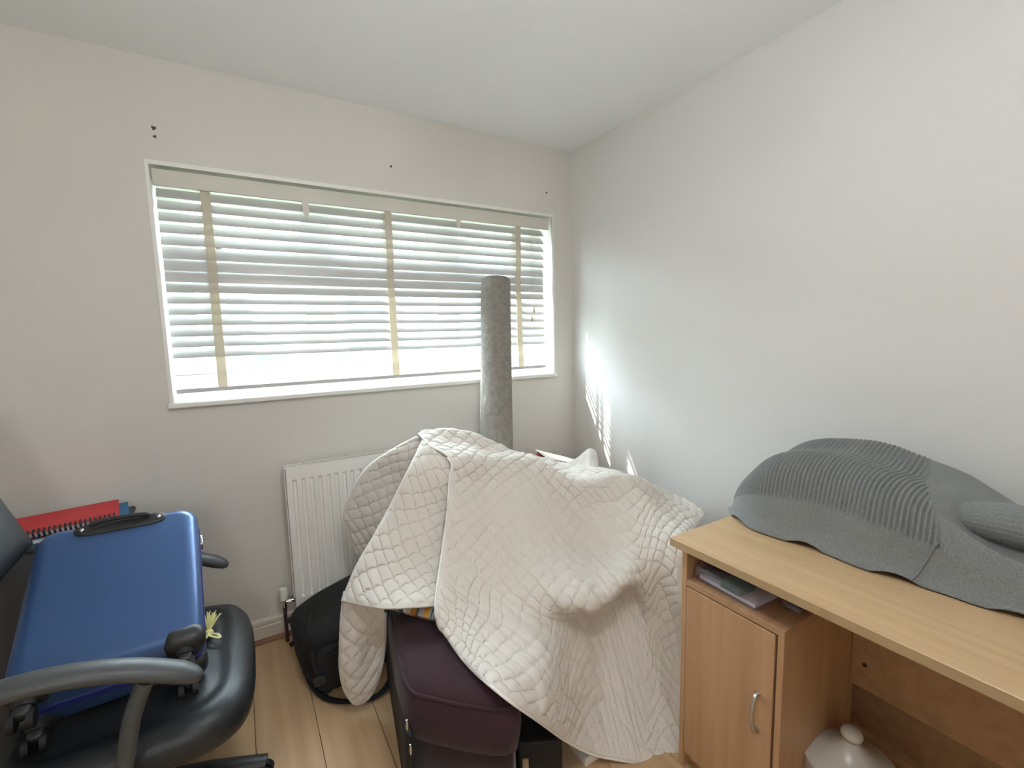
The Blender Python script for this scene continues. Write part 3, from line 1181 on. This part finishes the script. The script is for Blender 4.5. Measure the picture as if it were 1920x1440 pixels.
# tail of the wing, turned under and hanging to the floor
T_rows = [
    [(646, 1108, -.672), (668, 1112, -.715), (692, 1116, -.765), (720, 1120, -.825)],
    [(640, 1160, -.676), (664, 1166, -.706), (692, 1164, -.74), (722, 1164, -.79)],
    [(638, 1210, -.676), (664, 1210, -.700), (694, 1206, -.690), (722, 1202, -.705)],
    [(638, 1255, -.672), (664, 1255, -.698), (692, 1252, -.694), (716, 1248, -.695)],
    [(645, 1290, -.664), (664, 1292, -.684), (684, 1292, -.688), (703, 1288, -.684)],
    [(656, 1306, -.656), (666, 1310, -.664), (678, 1310, -.666), (690, 1304, -.668)],
    [(666, 1312, -.648), (670, 1314, -.652), (674, 1314, -.654), (678, 1312, -.656)],
]
ST = quilt_patch(qb, T_rows, 60, 90, wrinkle=.006, seed=9.0)
# back lobe that falls towards the radiator
L_rows = [
    [(778, 822, -.40), (800, 822, -.43), (828, 842, -.50), (850, 864, -.56)],
    [(722, 852, -.36), (765, 850, -.41), (810, 862, -.48), (845, 885, -.54)],
    [(683, 884, -.33), (735, 890, -.37), (785, 905, -.44), (830, 930, -.50)],
    [(655, 935, -.30), (705, 945, -.345), (755, 960, -.41), (805, 980, -.48)],
    [(645, 968, -.29), (690, 985, -.335), (735, 1005, -.40), (785, 1025, -.46)],
    [(655, 992, -.29), (690, 1020, -.335), (730, 1045, -.40), (775, 1065, -.46)],
    [(672, 1050, -.29), (700, 1070, -.335), (735, 1085, -.40), (775, 1100, -.46)],
]
SL = quilt_patch(qb, L_rows, 110, 130, wrinkle=.008, seed=13.0)
# upturned pillow-like corner behind the ridge
K_top = [(1036, 876, -.50), (1064, 870, -.48), (1084, 861, -.47), (1097, 850, -.47), (1106, 844, -.48), (1115, 848, -.49), (1119, 862, -.52), (1118, 876, -.56), (1136, 881, -.62), (1158, 888, -.68)]
K_bot = [(1044, 906, -.67), (1068, 906, -.665), (1085, 903, -.665), (1096, 901, -.67), (1104, 900, -.68), (1112, 899, -.69), (1120, 898, -.70), (1128, 897, -.72), (1142, 896, -.75), (1164, 897, -.80)]
K_rows = [[(x_, y_ + 10, Y_ + .05) for x_, y_, Y_ in K_top], K_top,
          [(a_[0] * .6 + b_[0] * .4, a_[1] * .55 + b_[1] * .45 + 3, a_[2] * .55 + b_[2] * .45 + .01) for a_, b_ in zip(K_top, K_bot)], K_bot]
SK = quilt_patch(qb, K_rows, 120, 50, amp=.002, wrinkle=.003, seed=17.0)
mk('quilted_cover', qb, quilt_m, quilt, 180, solid=.007)


def edge_line(S, which, step=3):
    if which == 'left':
        return [r[0] for r in S]
    if which == 'right':
        return [r[-1] for r in S]
    return list(S[-1])


def piping(pts, r=.0050):
    bm = bmesh.new()
    tube(bm, pts[::3] + [pts[-1]], r, 8)
    mk('piping', bm, piping_m, quilt, 180)


la = [r[0] for r in SA[100:]]
piping(la + list(SA[-1])[3:] + [r[-1] for r in SA[::-1]][3:-70])
piping([r[0] for r in SB[6:]] + [r[0] for r in ST[1:]] + list(ST[-1])[1:] + [r[-1] for r in ST[::-1]][1:-10])
piping([r[0] for r in SL[3:]])

# ------------------------------------------------------------------ black backpack
pack = thing('backpack', 'black nylon backpack slumped on the floor below the radiator', 'backpack', (-1.47, -.3, 0))


def blob(cx, cy, cz, sx, sy, sz, rz, e=.55, tilt=0.0, nu=40, nv=24, seed=0.0, lump=.02):
    bm = bmesh.new()
    sg = lambda v, p_: math.copysign(abs(v) ** p_, v)
    R3 = Matrix.Rotation(rz, 3, 'Z') @ Matrix.Rotation(tilt, 3, 'X')
    rows_ = []
    for i in range(nv + 1):
        ph = -pi / 2 + pi * i / nv
        row = []
        for j in range(nu):
            th = 2 * pi * j / nu
            v = Vector((sx * sg(cos(ph), e) * sg(cos(th), e), sy * sg(cos(ph), e) * sg(sin(th), e), sz * sg(sin(ph), e)))
            v *= 1 + lump * mnoise.noise(v * 9 + Vector((seed, 0, 0))) * 2
            row.append(R3 @ v + Vector((cx, cy, cz)))
        rows_.append(row)
    V = [[bm.verts.new(p_) for p_ in r_] for r_ in rows_[1:-1]]
    lo, hi = bm.verts.new(rows_[0][0]), bm.verts.new(rows_[-1][0])
    for a, b in zip(V, V[1:]):
        for j in range(nu):
            bm.faces.new((a[j], a[(j + 1) % nu], b[(j + 1) % nu], b[j]))
    for j in range(nu):
        bm.faces.new((lo, V[0][(j + 1) % nu], V[0][j]))
        bm.faces.new((hi, V[-1][j], V[-1][(j + 1) % nu]))
    bmesh.ops.recalc_face_normals(bm, faces=bm.faces)
    return bm


bm = blob(-1.425, -.305, .13, .245, .175, .13, radians(4), .34, 0, nu=64, nv=36, seed=2, lump=.035)
for v in bm.verts:
    f_ = max(0, (v.co.x + 1.67))
    v.co.z = v.co.z * (.86 + .85 * f_)
    if v.co.z < .10:
        v.co.x += .22 * (.10 - v.co.z) * (1 if v.co.x < -1.5 else 0) * (.2 + max(0, -.2 - v.co.y) * 3)
    v.co.z += .010 * mnoise.noise(v.co * 11)
    v.co.z = max(v.co.z, .002)
body = mk('pack_body', bm, nylon_blk, pack, 180)
bm = blob(-1.50, -.468, .105, .125, .040, .085, radians(4), .38, radians(-6), nu=48, nv=28, seed=6, lump=.05)
for v in bm.verts:
    v.co.z = max(v.co.z, .003)
fp = mk('front_pocket', bm, nylon_blk, pack, 180)
bm = bmesh.new()
tube(bm, spline([(-1.61, -.492, .10), (-1.59, -.505, .155), (-1.50, -.512, .17), (-1.41, -.50, .155), (-1.385, -.49, .10)], 30), .004, 6)
mk('zip', bm, strap_blk, fp, 60)


def strap(name, pts, w=.014, th=.2, parent=pack, up=(0, 0, 1)):
    bm = bmesh.new()
    tube(bm, spline(pts, 40), w, 10, True, th, up)
    return mk(name, bm, strap_blk, parent, 60)


# loop on the floor
fl = [P(578, 1268, 2, .03), P(592, 1292, 2, .014), P(612, 1309, 2, .008), P(640, 1315, 2, .007), P(675, 1313, 2, .007), P(705, 1306, 2, .008), P(728, 1283, 2, .012), P(738, 1255, 2, .02)]
strap('shoulder_strap', fl, .013, .28)
strap('shoulder_strap', [(-1.60, -.28, .245), (-1.628, -.40, .225), (-1.625, -.482, .15), (-1.605, -.512, .08), (-1.585, -.510, .02)], .014, .28, up=(-.4, -1, .2))
strap('side_strap', [(-1.63, -.17, .165), (-1.665, -.17, .158), (-1.695, -.172, .150)], .011, .35, up=(0, -1, .3))
strap('side_strap', [(-1.63, -.20, .075), (-1.66, -.20, .068), (-1.685, -.20, .060)], .010, .35, up=(0, -1, .3))
bk1 = rbox(-1.632, -1.588, -.528, -.512, .070, .105, .004, 2)
mk('buckle', bk1, plastic_blk, pack)

# ------------------------------------------------------------------ office chair
chair = thing('office_chair', 'black leather office chair with curved armrests holding the suitcase', 'chair', (-2.09, -.68, 0))
# seat pad with rolled front edge
SZ = .425
outline = []
nn_ = 56
for k in range(nn_):
    a = 2 * pi * k / nn_
    ex = .36
    cxs, sys_ = math.copysign(abs(cos(a)) ** ex, cos(a)), math.copysign(abs(sin(a)) ** (ex + .1), sin(a))
    outline.append((-2.085 + .268 * cxs + .012 * (1 - sys_ * sys_) * (cxs > 0), -.665 + .312 * sys_))
bm = bmesh.new()
loft(bm, [(inset(outline, .07), SZ - .105), (inset(outline, .02), SZ - .10), (inset(outline, .004), SZ - .085), (inset(outline, -.002), SZ - .055), (inset(outline, .004), SZ - .03), (inset(outline, .02), SZ - .010),
          (inset(outline, .045), SZ), (inset(outline, .07), SZ + .002), (inset(outline, .085), SZ - .006), (inset(outline, .10), SZ - .003), (inset(outline, .16), SZ + .004), (inset(outline, .22), SZ + .006)])
for v in bm.verts:
    if v.co.z > SZ - .03:
        v.co.z += .004 * mnoise.noise(v.co * 14)
mk('seat', bm, leather, chair, 180)
mk('seat_pan', rbox(-2.27, -1.90, -.90, -.45, SZ - .145, SZ - .10, .02, 3), plastic_blk, chair, 40)
# backrest: padded panel leaning back
cB = P(62, 1020, 0, -2.318)
cT = P(-6, 925, 0, -2.372)
cL = P(0, 1096, 0, -2.335)
yc = -.80
rowsB = []
for q in range(7):
    f = q / 6
    base = cB.lerp(cT, 0) + (cT - cB) * (f * 2.6)
    row = []
    for w in range(9):
        g = w / 8
        yfar = base.y - .01 * sin(pi * f)
        y_ = yfar + (2 * (yc - yfar)) * g
        dip = -.05 * sin(pi * g) * (1 - f) ** 2
        row.append(Vector((base.x - .035 * sin(pi * g), y_, base.z + dip + (.03 * sin(pi * g) if q == 6 else 0))))
    rowsB.append(row)
Sb = surf(rowsB, 40, 34)
bm = bmesh.new()
Nb = normals(Sb)
fr_, bk_ = [], []
for i in range(34):
    f_, b_ = [], []
    for j in range(40):
        n_ = Nb[i][j]
        if n_.x < 0:
            n_ = -n_
        ed = min(1, min(i, 33 - i) / 4, min(j, 39 - j) / 4)
        puff = .022 * math.sqrt(max(0, 1 - (1 - ed) ** 2))
        f_.append(Sb[i][j] + n_ * puff)
        b_.append(Sb[i][j] - n_ * (puff + .012))
    fr_.append(f_)
    bk_.append(b_)
Vf = add_surf(bm, fr_)
Vb = add_surf(bm, bk_, True)
for i in range(33):
    for j in (0, 39):
        bm.faces.new((Vf[i][j], Vf[i + 1][j], Vb[i + 1][j], Vb[i][j]))
for j in range(39):
    for i in (0, 33):
        bm.faces.new((Vf[i][j], Vf[i][j + 1], Vb[i][j + 1], Vb[i][j]))
bmesh.ops.recalc_face_normals(bm, faces=bm.faces)
mk('backrest', bm, leather, chair, 70)
bm = bmesh.new()
tube(bm, spline([(-2.15, -.68, .33), (-2.33, -.70, .33), (-2.42, -.74, .42), (-2.42, -.77, .65), (-2.43, -.79, .95)], 30), .032, 12, True, .45)
mk('back_support', bm, plastic_blk, chair, 60)


def armrest(y, yin, tip_x, dz=0.0):
    dx = tip_x - (-1.915)
    pad = spline([(-1.905 + dx, y, .600), (-1.95 + dx, y, .628), (-2.02 + dx, y, .662), (-2.10 + dx, y, .686), (-2.19 + dx, y, .698), (-2.29 + dx, y, .690), (-2.37 + dx, y, .66)], 36)
    bm = bmesh.new()
    tube(bm, pad, [.014 + .018 * min(1, math.sqrt(k / 5)) for k in range(36)], 16, True, .62, (0, 0, 1))
    bmesh.ops.translate(bm, verts=bm.verts, vec=(0, 0, dz))
    a = mk('armrest', bm, arm_m, chair, 70)
    bm = bmesh.new()
    tube(bm, spline([(-2.00 + dx, y, .635), (-2.03 + dx, y, .56), (-2.05 + dx, y, .47), (-2.07 + dx, y, .39), (-2.08 + dx, (y + yin) / 2, .335), (-2.08 + dx, yin, .32)], 30), .028, 12, True, .6, (1, 0, 0))
    tube(bm, spline([(-2.34 + dx, y, .67), (-2.36 + dx, y, .58), (-2.31 + dx, y, .47), (-2.20 + dx, y, .39), (-2.10 + dx, y, .36)], 30), .024, 12, True, .6, (0, 1, 0))
    mk('arm_support', bm, arm_m, a, 70)


armrest(-1.055, -.86, -1.915)
armrest(-.375, -.48, -1.878, -.050)
bm = bmesh.new()
lathe(bm, [(0, .30), (.03, .30), (.03, .20), (.045, .195), (.045, .10), (.055, .08), (.055, .055), (0, .055)], (-2.09, -.68, 0), 20)
mk('gas_column', bm, plastic_blk, chair, 40)
for k in range(5):
    a = radians(-14 + 72 * k)
    d = Vector((cos(a), sin(a), 0))
    c0 = Vector((-2.09, -.68, .085))
    bm = bmesh.new()
    tube(bm, [c0 + d * .04, c0 + d * .16 + Vector((0, 0, -.004)), c0 + d * .30 + Vector((0, 0, -.022))], [.036, .03, .024], 12, True, .6, (0, 0, 1))
    lg = mk('base_leg', bm, plastic_blk, chair, 60)
    e_ = c0 + d * .29
    s_ = Vector((-d.y, d.x, 0))
    bm = bmesh.new()
    for sg_ in (-1, 1):
        tube(bm, [Vector((e_.x, e_.y, .026)) + s_ * sg_ * .006, Vector((e_.x, e_.y, .026)) + s_ * sg_ * .024], .025, 16)
    tube(bm, [Vector((e_.x, e_.y, .026)), Vector((e_.x, e_.y, .07))], .008, 8)
    mk('caster', bm, rubber, lg, 40)

# ------------------------------------------------------------------ blue suitcase lying on the chair
sc = thing('suitcase', 'blue hard shell suitcase lying on the black office chair', 'suitcase', (-2.10, -.70, .44))
xd = Vector((.998, .061, -.015)).normalized()
zd = Vector((.044, -.508, .86)).normalized()
yd = zd.cross(xd).normalized()
xd = yd.cross(zd)
SCM = Matrix((xd, yd, zd)).transposed().to_4x4()
SCM.translation = Vector((-2.107, -.690, .711))
SW, SL_, ST_ = .372, .465, .184


def scpart(name, bm, m, parent=sc, smooth=50):
    bm.transform(SCM)
    o = mk(name, bm, m, parent, smooth)
    return o


for za, zb in ((-.092, 0), (-ST_, -.104)):
    bm = bmesh.new()
    box(bm, -SW / 2, SW / 2, -SL_ / 2, SL_ / 2, za, zb)
    bmesh.ops.recalc_face_normals(bm, faces=bm.faces)
    face_out = 0 if zb == 0 else -ST_
    vert = [e for e in bm.edges if abs(e.verts[0].co.z - e.verts[1].co.z) > .01]
    bmesh.ops.bevel(bm, geom=vert, offset=.05, segments=6, profile=.5, affect='EDGES')
    rim = [e for e in bm.edges if all(abs(v.co.z - face_out) < 1e-5 for v in e.verts) and len(e.link_faces) == 2 and e.calc_face_angle(0) > .5]
    bmesh.ops.bevel(bm, geom=rim, offset=.034, segments=6, profile=.5, affect='EDGES')
    scpart('shell', bm, suit_blue)
    # thin trim where the shell meets the zip
    zt = za if zb == 0 else zb
    bm = bmesh.new()
    lo_, hi_ = (zt - .002, zt + .008) if zb == 0 else (zt - .008, zt + .002)
    box(bm, -SW / 2 - .003, SW / 2 + .003, -SL_ / 2 - .003, SL_ / 2 + .003, lo_, hi_)
    bmesh.ops.recalc_face_normals(bm, faces=bm.faces)
    vert = [e for e in bm.edges if abs(e.verts[0].co.z - e.verts[1].co.z) > .005]
    bmesh.ops.bevel(bm, geom=vert, offset=.052, segments=6, profile=.5, affect='EDGES')
    scpart('trim', bm, suit_edge)
bm = bmesh.new()
box(bm, -SW / 2 + .003, SW / 2 - .003, -SL_ / 2 + .003, SL_ / 2 - .003, -.106, -.090)
bmesh.ops.recalc_face_normals(bm, faces=bm.faces)
vert = [e for e in bm.edges if abs(e.verts[0].co.z - e.verts[1].co.z) > .01]
bmesh.ops.bevel(bm, geom=vert, offset=.048, segments=6, profile=.5, affect='EDGES')
scpart('zip_band', bm, nylon_blk)
# telescopic handle recess on the upper face, far end
hb = bmesh.new()
n_ = 28
cxh, cyh, hw, hl = .002, SL_ / 2 - .033, .022, .105
pl_o, pl_i = [], []
for k in range(n_):
    a = 2 * pi * k / n_
    ox, oy = math.copysign(abs(cos(a)) ** .45, cos(a)), math.copysign(abs(sin(a)) ** .7, sin(a))
    pl_o.append((cxh + hl * ox, cyh + hw * oy))
    pl_i.append((cxh + .058 * ox, cyh + .004 + hw * .55 * oy))
ringA = [hb.verts.new((x_, y_, -.012)) for x_, y_ in pl_o]
ringB = [hb.verts.new((x_, y_, .003)) for x_, y_ in pl_o]
ringC = [hb.verts.new((cxh + (x_ - cxh) * .95, cyh + (y_ - cyh) * .9, .0055)) for x_, y_ in pl_o]
ringD = [hb.verts.new((x_, y_, .005)) for x_, y_ in pl_i]
ringE = [hb.verts.new((cxh + (x_ - cxh) * .9, cyh + .004 + (y_ - cyh - .004) * .8, .0012)) for x_, y_ in pl_i]
for a_, b_ in ((ringA, ringB), (ringB, ringC), (ringC, ringD), (ringD, ringE)):
    for k in range(n_):
        hb.faces.new((a_[k], a_[(k + 1) % n_], b_[(k + 1) % n_], b_[k]))
hb.faces.new(ringE)
bmesh.ops.recalc_face_normals(hb, faces=hb.faces)
hd = scpart('handle_plate', hb, plastic_blk)
for sx_ in (-1, 1):
    bm = bmesh.new()
    lathe(bm, [(.0, .009), (.004, .0085), (.006, .006), (.006, .002), (0, .002)], (cxh + sx_ * .088, cyh, 0), 12)
    scpart('rivet', bm, chrome, hd)
bm = bmesh.new()
tube(bm, spline([(-.07, cyh + .012, .004), (-.055, cyh + .016, .010), (0, cyh + .018, .012), (.055, cyh + .016, .010), (.07, cyh + .012, .004)], 20), .007, 10, True, .7)
scpart('pull_handle', bm, rubber, hd)
# four wheels at the near end, each with its housing
for sx_ in (-1, 1):
    for top_ in (1, 0):
        xw = sx_ * (SW / 2 - .042)
        zw = -.032 if top_ else -ST_ + .032
        bm = rbox(xw - .046, xw + .046, -SL_ / 2 - .006, -SL_ / 2 + .055, zw - .040, zw + .036, .026, 5)
        hs = scpart('wheel_housing', bm, plastic_blk)
        bm = bmesh.new()
        tube(bm, [(xw, -SL_ / 2 + .01, zw), (xw, -SL_ / 2 - .018, zw)], .022, 16)
        bmf = rbox(xw - .016, xw + .016, -SL_ / 2 - .040, -SL_ / 2 - .012, zw - .014, zw + .018, .008, 2)
        me_ = bpy.data.meshes.new('tmp')
        bmf.to_mesh(me_)
        bm.from_mesh(me_)
        bmf.free()
        scpart('caster_fork', bm, plastic_blk, hs)
        bm = bmesh.new()
        for s2 in (-1, 1):
            tube(bm, [(xw + s2 * .009, -SL_ / 2 - .040, zw - .004), (xw + s2 * .021, -SL_ / 2 - .040, zw - .004)], .021, 18)
        scpart('wheel', bm, rubber, hs)
# lock on the long right side
bm = rbox(SW / 2 - .002, SW / 2 + .010, .13, .17, -.112, -.084, .004, 2)
scpart('lock', bm, chrome)
# ------------------------------------------------------------------ notebooks behind the suitcase
NBZ = .742
obx = thing('storage_crate', 'dark grey storage crate standing behind the office chair under the notebooks', 'crate', (-2.42, -.19, 0))
mk('crate_body', rbox(-2.66, -2.17, -.30, -.05, 0, NBZ - .032, .012, 2), crate_m, obx)
mk('crate_lid', rbox(-2.67, -2.16, -.31, -.04, NBZ - .034, NBZ - .014, .006, 2), crate_m, obx)


def nb_at(px, py, z):
    return P(px, py, 2, z)


blue = thing('ring_binder', 'blue folder lying beneath the red notebook behind the suitcase', 'folder', (-2.34, -.2, NBZ - .014))
ang = radians(10)
obox('back_cover', -2.315, -.175, NBZ - .014, .31, .225, .002, ang, blue_cover, blue)
obox('pages', -2.315, -.175, NBZ - .012, .30, .215, .014, ang, paper, blue)
obox('front_cover', -2.315, -.175, NBZ + .002, .31, .225, .002, ang, blue_cover, blue)
red = thing('spiral_notebook', 'red spiral bound notebook lying on the blue folder', 'notebook', (-2.34, -.2, NBZ + .004))
ctr = (-2.335, -.180)
obox('back_cover', ctr[0], ctr[1], NBZ + .004, .30, .21, .0015, ang, red_cover, red)
obox('pages', ctr[0], ctr[1], NBZ + .0055, .292, .20, .016, ang, paper, red)
obox('front_cover', ctr[0], ctr[1], NBZ + .0215, .30, .21, .0015, ang, red_cover, red)
for k in range(24):
    t = -.138 + .012 * k
    lx, ly = t, -.104
    wx = ctr[0] + lx * cos(ang) - ly * sin(ang)
    wy = ctr[1] + lx * sin(ang) + ly * cos(ang)
    bm = bmesh.new()
    ring = []
    for q in range(13):
        a = 2 * pi * q / 12
        ring.append(Vector((wx + .012 * sin(ang) * cos(a), wy - .012 * cos(ang) * cos(a), NBZ + .0205 + .0125 * sin(a))))
    tube(bm, ring, .0026, 6, False)
    mk('wire_ring', bm, wire_m, red, 60)

# ------------------------------------------------------------------ small things
tas = thing('straw_tassel', 'pale yellow straw tassel lying on the black chair seat', 'tassel', (-1.88, -.58, SZ))
kn = P(391, 1187, 2, SZ + .015)
bm = bmesh.new()
rndm = random.Random(3)
for k in range(46):
    a = radians(rndm.uniform(48, 118))
    L_ = rndm.uniform(.05, .088)
    e_ = kn + Vector((cos(a) * L_ * .62, sin(a) * L_ * 1.25, rndm.uniform(.004, .022)))
    e_.z = max(SZ + .012, e_.z)
    m_ = (kn + e_) / 2 + Vector((0, 0, rndm.uniform(0, .012)))
    tube(bm, spline([kn, m_, e_], 5), .0014, 5)
mk('straws', bm, yellow_straw, tas, 60)
bm = blob(kn.x, kn.y, kn.z, .014, .012, .010, 0, .9, nu=14, nv=8)
mk('knot', bm, yellow_straw, tas, 60)
bm = bmesh.new()
for s_ in (-1, 1):
    lp = [kn + Vector((0, -.004, 0)), kn + Vector((.018 * s_ + .006, -.03, .006)), kn + Vector((.024 * s_ + .008, -.052, .004)), kn + Vector((.006 * s_ + .004, -.04, .010)), kn + Vector((0, -.008, .004))]
    tube(bm, spline(lp, 16), .0042, 6, True, .4)
mk('bow', bm, yellow_straw, tas, 60)
c_ = P(463, 1243, 2, 0)
bm = bmesh.new()
lathe(bm, [(0, .010), (.005, .0095), (.010, .006), (.013, .002), (.013, 0), (0, 0)], (c_.x, c_.y, 0.0005), 14)
st = mk('door_stop', bm, paper, None, 50)
tag(st, 'small white plastic cap on the floor in front of the office chair', 'cap')

# ------------------------------------------------------------------ ceiling lamp (above and behind the view), added hall fill globe


def pendant(x_, y_, drop, r_, strength, label):
    lamp = thing('pendant_lamp', label, 'lamp', (x_, y_, H))
    bm = bmesh.new()
    lathe(bm, [(0, 0), (.05, 0), (.05, -.015), (.03, -.03), (0, -.03)], (x_, y_, H), 24)
    mk('ceiling_rose', bm, gloss_white, lamp, 40)
    bm = bmesh.new()
    tube(bm, [(x_, y_, H - .02), (x_, y_, H - drop)], .004, 8)
    lathe(bm, [(0, -drop + .01), (.03, -drop + .005), (.032, -drop - .03), (0, -drop - .03)], (x_, y_, H), 20)
    mk('flex', bm, gloss_white, lamp, 40)
    lm = bpy.data.materials.new('lamp_glow')
    lm.use_nodes = True
    b_ = lm.node_tree.nodes['Principled BSDF']
    b_.inputs['Base Color'].default_value = (.9, .88, .85, 1)
    b_.inputs['Emission Color'].default_value = (.94, .97, 1.0, 1)
    b_.inputs['Emission Strength'].default_value = strength
    bm = bmesh.new()
    zc = -drop - .015 - r_
    lathe(bm, [(r_ * sin(pi * k / 16) if 0 < k < 16 else 0, zc - r_ * cos(pi * k / 16)) for k in range(17)], (x_, y_, H), 32)
    mk('glass_globe', bm, lm, lamp, 180)


pendant(-1.45, -1.95, .15, .13, LAMP_STRENGTH, 'round frosted glass globe pendant lamp hanging in the middle of the room')
pendant(-2.2, -4.0, .40, .16, HALL_FILL_STRENGTH, 'larger frosted glass globe added in the unseen hall as fill light')  # added fill, brightens the lower room through the doorway

# ------------------------------------------------------------------ outside
g = mk('ground_outside', rbox(-40, 40, TH + .02, 60, -.6, -.55), grass_m)
structure(g, 'grass and paving outside the window')
hedge_specs = [(-1.9, 6.0, 2.1, .62), (2.6, 6.8, 1.8, .55)]
for hx, hy_, hl_, hh in hedge_specs:
    bm = bmesh.new()
    rr_h = random.Random(int(hx * 10))
    for k in range(1600):
        px_, py_, pz_ = rr_h.uniform(-hl_, hl_), rr_h.uniform(-.5, .5), rr_h.uniform(0, 1) ** .7
        c_ = Vector((hx + px_, hy_ + py_, -.55 + pz_ * (hh + .55 + .15 * mnoise.noise((px_ * 1.5, 0, hx)))))
        d1 = Vector((rr_h.uniform(-1, 1), rr_h.uniform(-1, 1), rr_h.uniform(-1, 1))).normalized() * .07
        d2 = d1.cross(Vector((rr_h.uniform(-1, 1), rr_h.uniform(-1, 1), .3))).normalized() * .04
        bm.faces.new([bm.verts.new(c_ + d1), bm.verts.new(c_ + d2), bm.verts.new(c_ - d1), bm.verts.new(c_ - d2)])
    h = thing('hedge', 'leafy green hedge outside the window' if hx < 0 else 'shorter leafy hedge outside beside the pale house', 'hedge', (hx, hy_, -.55))
    f = mk('foliage', bm, leaf_m, h)
    f['kind'] = 'stuff'


def house(name, label, x0, x1, y0, z1, wall):
    t = thing(name, label, 'house', ((x0 + x1) / 2, y0 + 3, -.55))
    mk('wall', rbox(x0, x1, y0, y0 + 6, -.55, z1, .01, 1), wall, t)
    n_w = max(2, int((x1 - x0) / 2.4))
    for k in range(n_w):
        xc = x0 + (k + .5) * (x1 - x0) / n_w
        for zc in (.75, 3.3):
            if zc + .6 > z1:
                continue
            bm = bmesh.new()
            for a, b, c, d in ((-.62, .62, -.62, -.52), (-.62, .62, .52, .62), (-.62, -.52, -.52, .52), (.52, .62, -.52, .52), (-.04, .04, -.52, .52)):
                box(bm, xc + a, xc + b, y0 - .05, y0, zc + c, zc + d)
            w_ = mk('window', bm, upvc, t)
            bm = bmesh.new()
            box(bm, xc - .52, xc + .52, y0 - .02, y0 - .005, zc - .52, zc + .52)
            mk('pane', bm, dark_glass, w_)
    bm = bmesh.new()
    prism(bm, [(y0 - .3, z1), (y0 + 6.3, z1), (y0 + 3, z1 + 2.2)], x0 - .2, x1 + .2)
    bm.transform(Matrix(((0, 0, 1, 0), (1, 0, 0, 0), (0, 1, 0, 0), (0, 0, 0, 1))))
    mk('roof', bm, roof_far, t)


house('house', 'pale rendered house across the road outside', -2.0, 14.0, 17.0, 4.6, render_m)
house('house', 'brick house across the road outside beside the pale one', -18.0, -3.2, 16.0, 4.6, brick_far)
